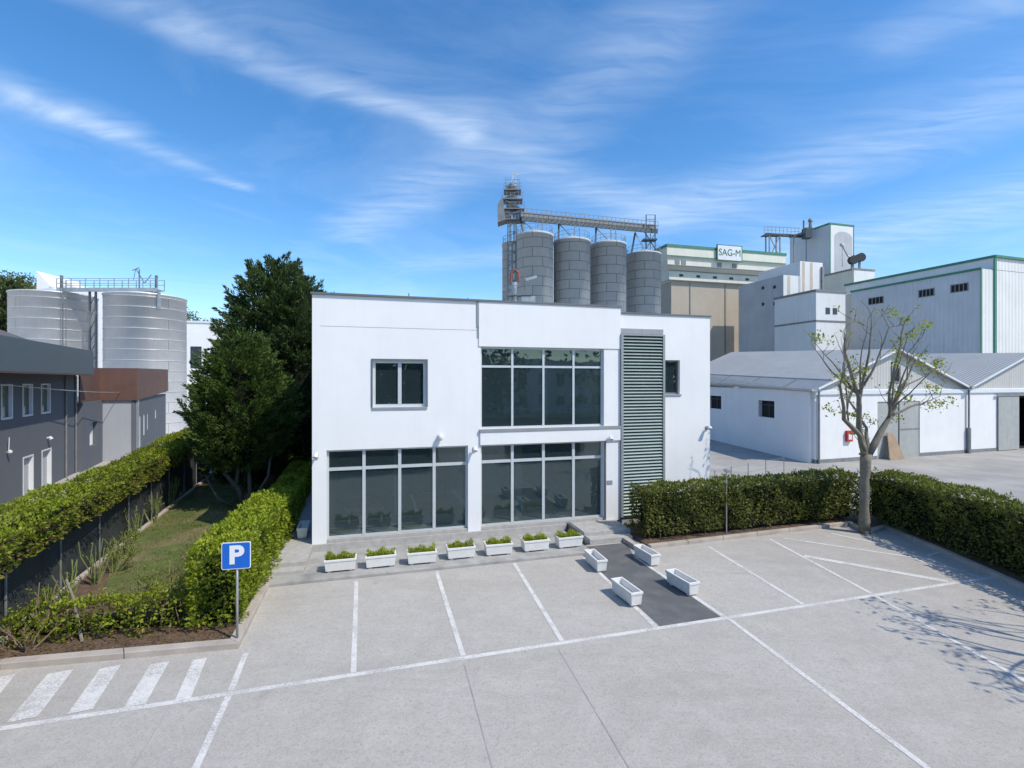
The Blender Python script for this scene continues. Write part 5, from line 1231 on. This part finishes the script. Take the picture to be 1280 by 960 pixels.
m2.build('gable_window', 'steel_mid', wh); m2 = MB(MW); m2.box(8.2,8.7,.0,.028,6.0,7.0); m2.build('gable_vent', 'dark_void', wh)
m2 = MB(MW); m2.box(GW+9.6,GW+10.3,.02,.098,5.8,6.5); m2.build('gable_vent', 'dark_void', wh)
hb = MW @ Vector((2.4,-.02,0)); hc = thing('hydrant_cabinet', (hb.x, hb.y, 1.2), 'small red and white fire hose cabinet on the warehouse front', 'cabinet')
m2 = MB(MW); m2.box(2.95,3.5,-.22,-.004,1.5,2.3); m2.build('case', 'red_box', hc); m2 = MB(MW); m2.box(3.06,3.4,-.235,-.222,1.65,2.05); m2.build('door', 'white_frame', hc)
bp = MW @ Vector((7.6,-.5,0))
m2 = MB(MW); m2.add([(6.9,-.65,.0),(8.4,-.75,.0),(7.9,-.12,1.95),(7.2,-.12,2.0),(6.9,-.60,.0),(8.4,-.70,.0),(7.9,-.07,1.95),(7.2,-.07,2.0)], [(0,1,2,3),(7,6,5,4),(0,4,5,1),(1,5,6,2),(2,6,7,3),(3,7,4,0)])
tag(m2.build('plywood_board', 'plywood', loc=(bp.x,bp.y,0)), 'brown plywood board leaning against the warehouse door', 'board')
mat('yard_concrete', (.345, .325, .30), .9, var=.16, vs=.4, bump=.3, bs=60, col2=(.27, .25, .23), c2s=.25)
m2 = MB(); m2.add([(16.75,5,.004),(90,5,.004),(90,75,.004),(2,75,.004),(4.7,34,.004),(9.4,24.6,.004),(16.75,24.6,.004)], [tuple(range(7))])
tag(m2.build('yard', 'yard_concrete'), 'stained concrete yard in front of the warehouse', kind='structure')

# behind the camera: what the glazing mirrors
rb_ = thing('white_building', (18, -42, 0), 'white building opposite the office, behind the camera', 'building')
M = Matrix.Translation((36,-42,0)) @ Matrix.Rotation(R(12),4,'Z')
m2 = MB(M); m2.box(0,30,-12,0,0,9.5); m2.build('wall', 'white_render', rb_)
for k in range(7):
    for z in (1.5, 5.3): m2 = MB(M); m2.box(2+k*4,3.6+k*4,.0,.06,z,z+2.0); m2.build('window', 'glass_far', rb_)
ns = 900; C = np.c_[rs.uniform(-50,75,ns), rs.uniform(-42,-29,ns), np.zeros(ns)]; C = C[~((C[:,0] > 30)&(C[:,0] < 62)&(rs.rand(len(C))<.93))]
C[:,2] = rs.uniform(.5,11,len(C)); ii = np.repeat(np.arange(len(C)), 50); u_ = unit(len(ii)); PP = C[ii]+u_*2.2
tag(leaf_obj('roadside_wood', PP, u_, unit(len(ii)), .9, .6, 'leaf_conifer', loc=(10,-35,0)), 'dark belt of trees behind the camera, mirrored in the office glazing', 'wood', kind='stuff')
hedge('hedge', (-25, -17), (45, -14), 1.6, 1.8, 1.8, 'leaf_hedge', .16, 90, 'hedge across the road behind the camera, mirrored in the glazing', seed=33)

hedge('hedge', (-6.5, 2.2), (3.2, 3.6), 1.7, 1.9, 2.1, 'leaf_hedge', .11, 260, 'broad bushy hedge just below the viewpoint, mirrored in the left ground-floor glazing', seed=41, z0=.0, bump_=.35)
hedge('hedge', (9.0, 3.8), (15.0, 5.2), 1.6, 2.2, 2.2, 'leaf_hedge', .11, 240, 'hedge at the near right edge of the car park, mirrored beside the entrance', seed=43, z0=.0, bump_=.3)
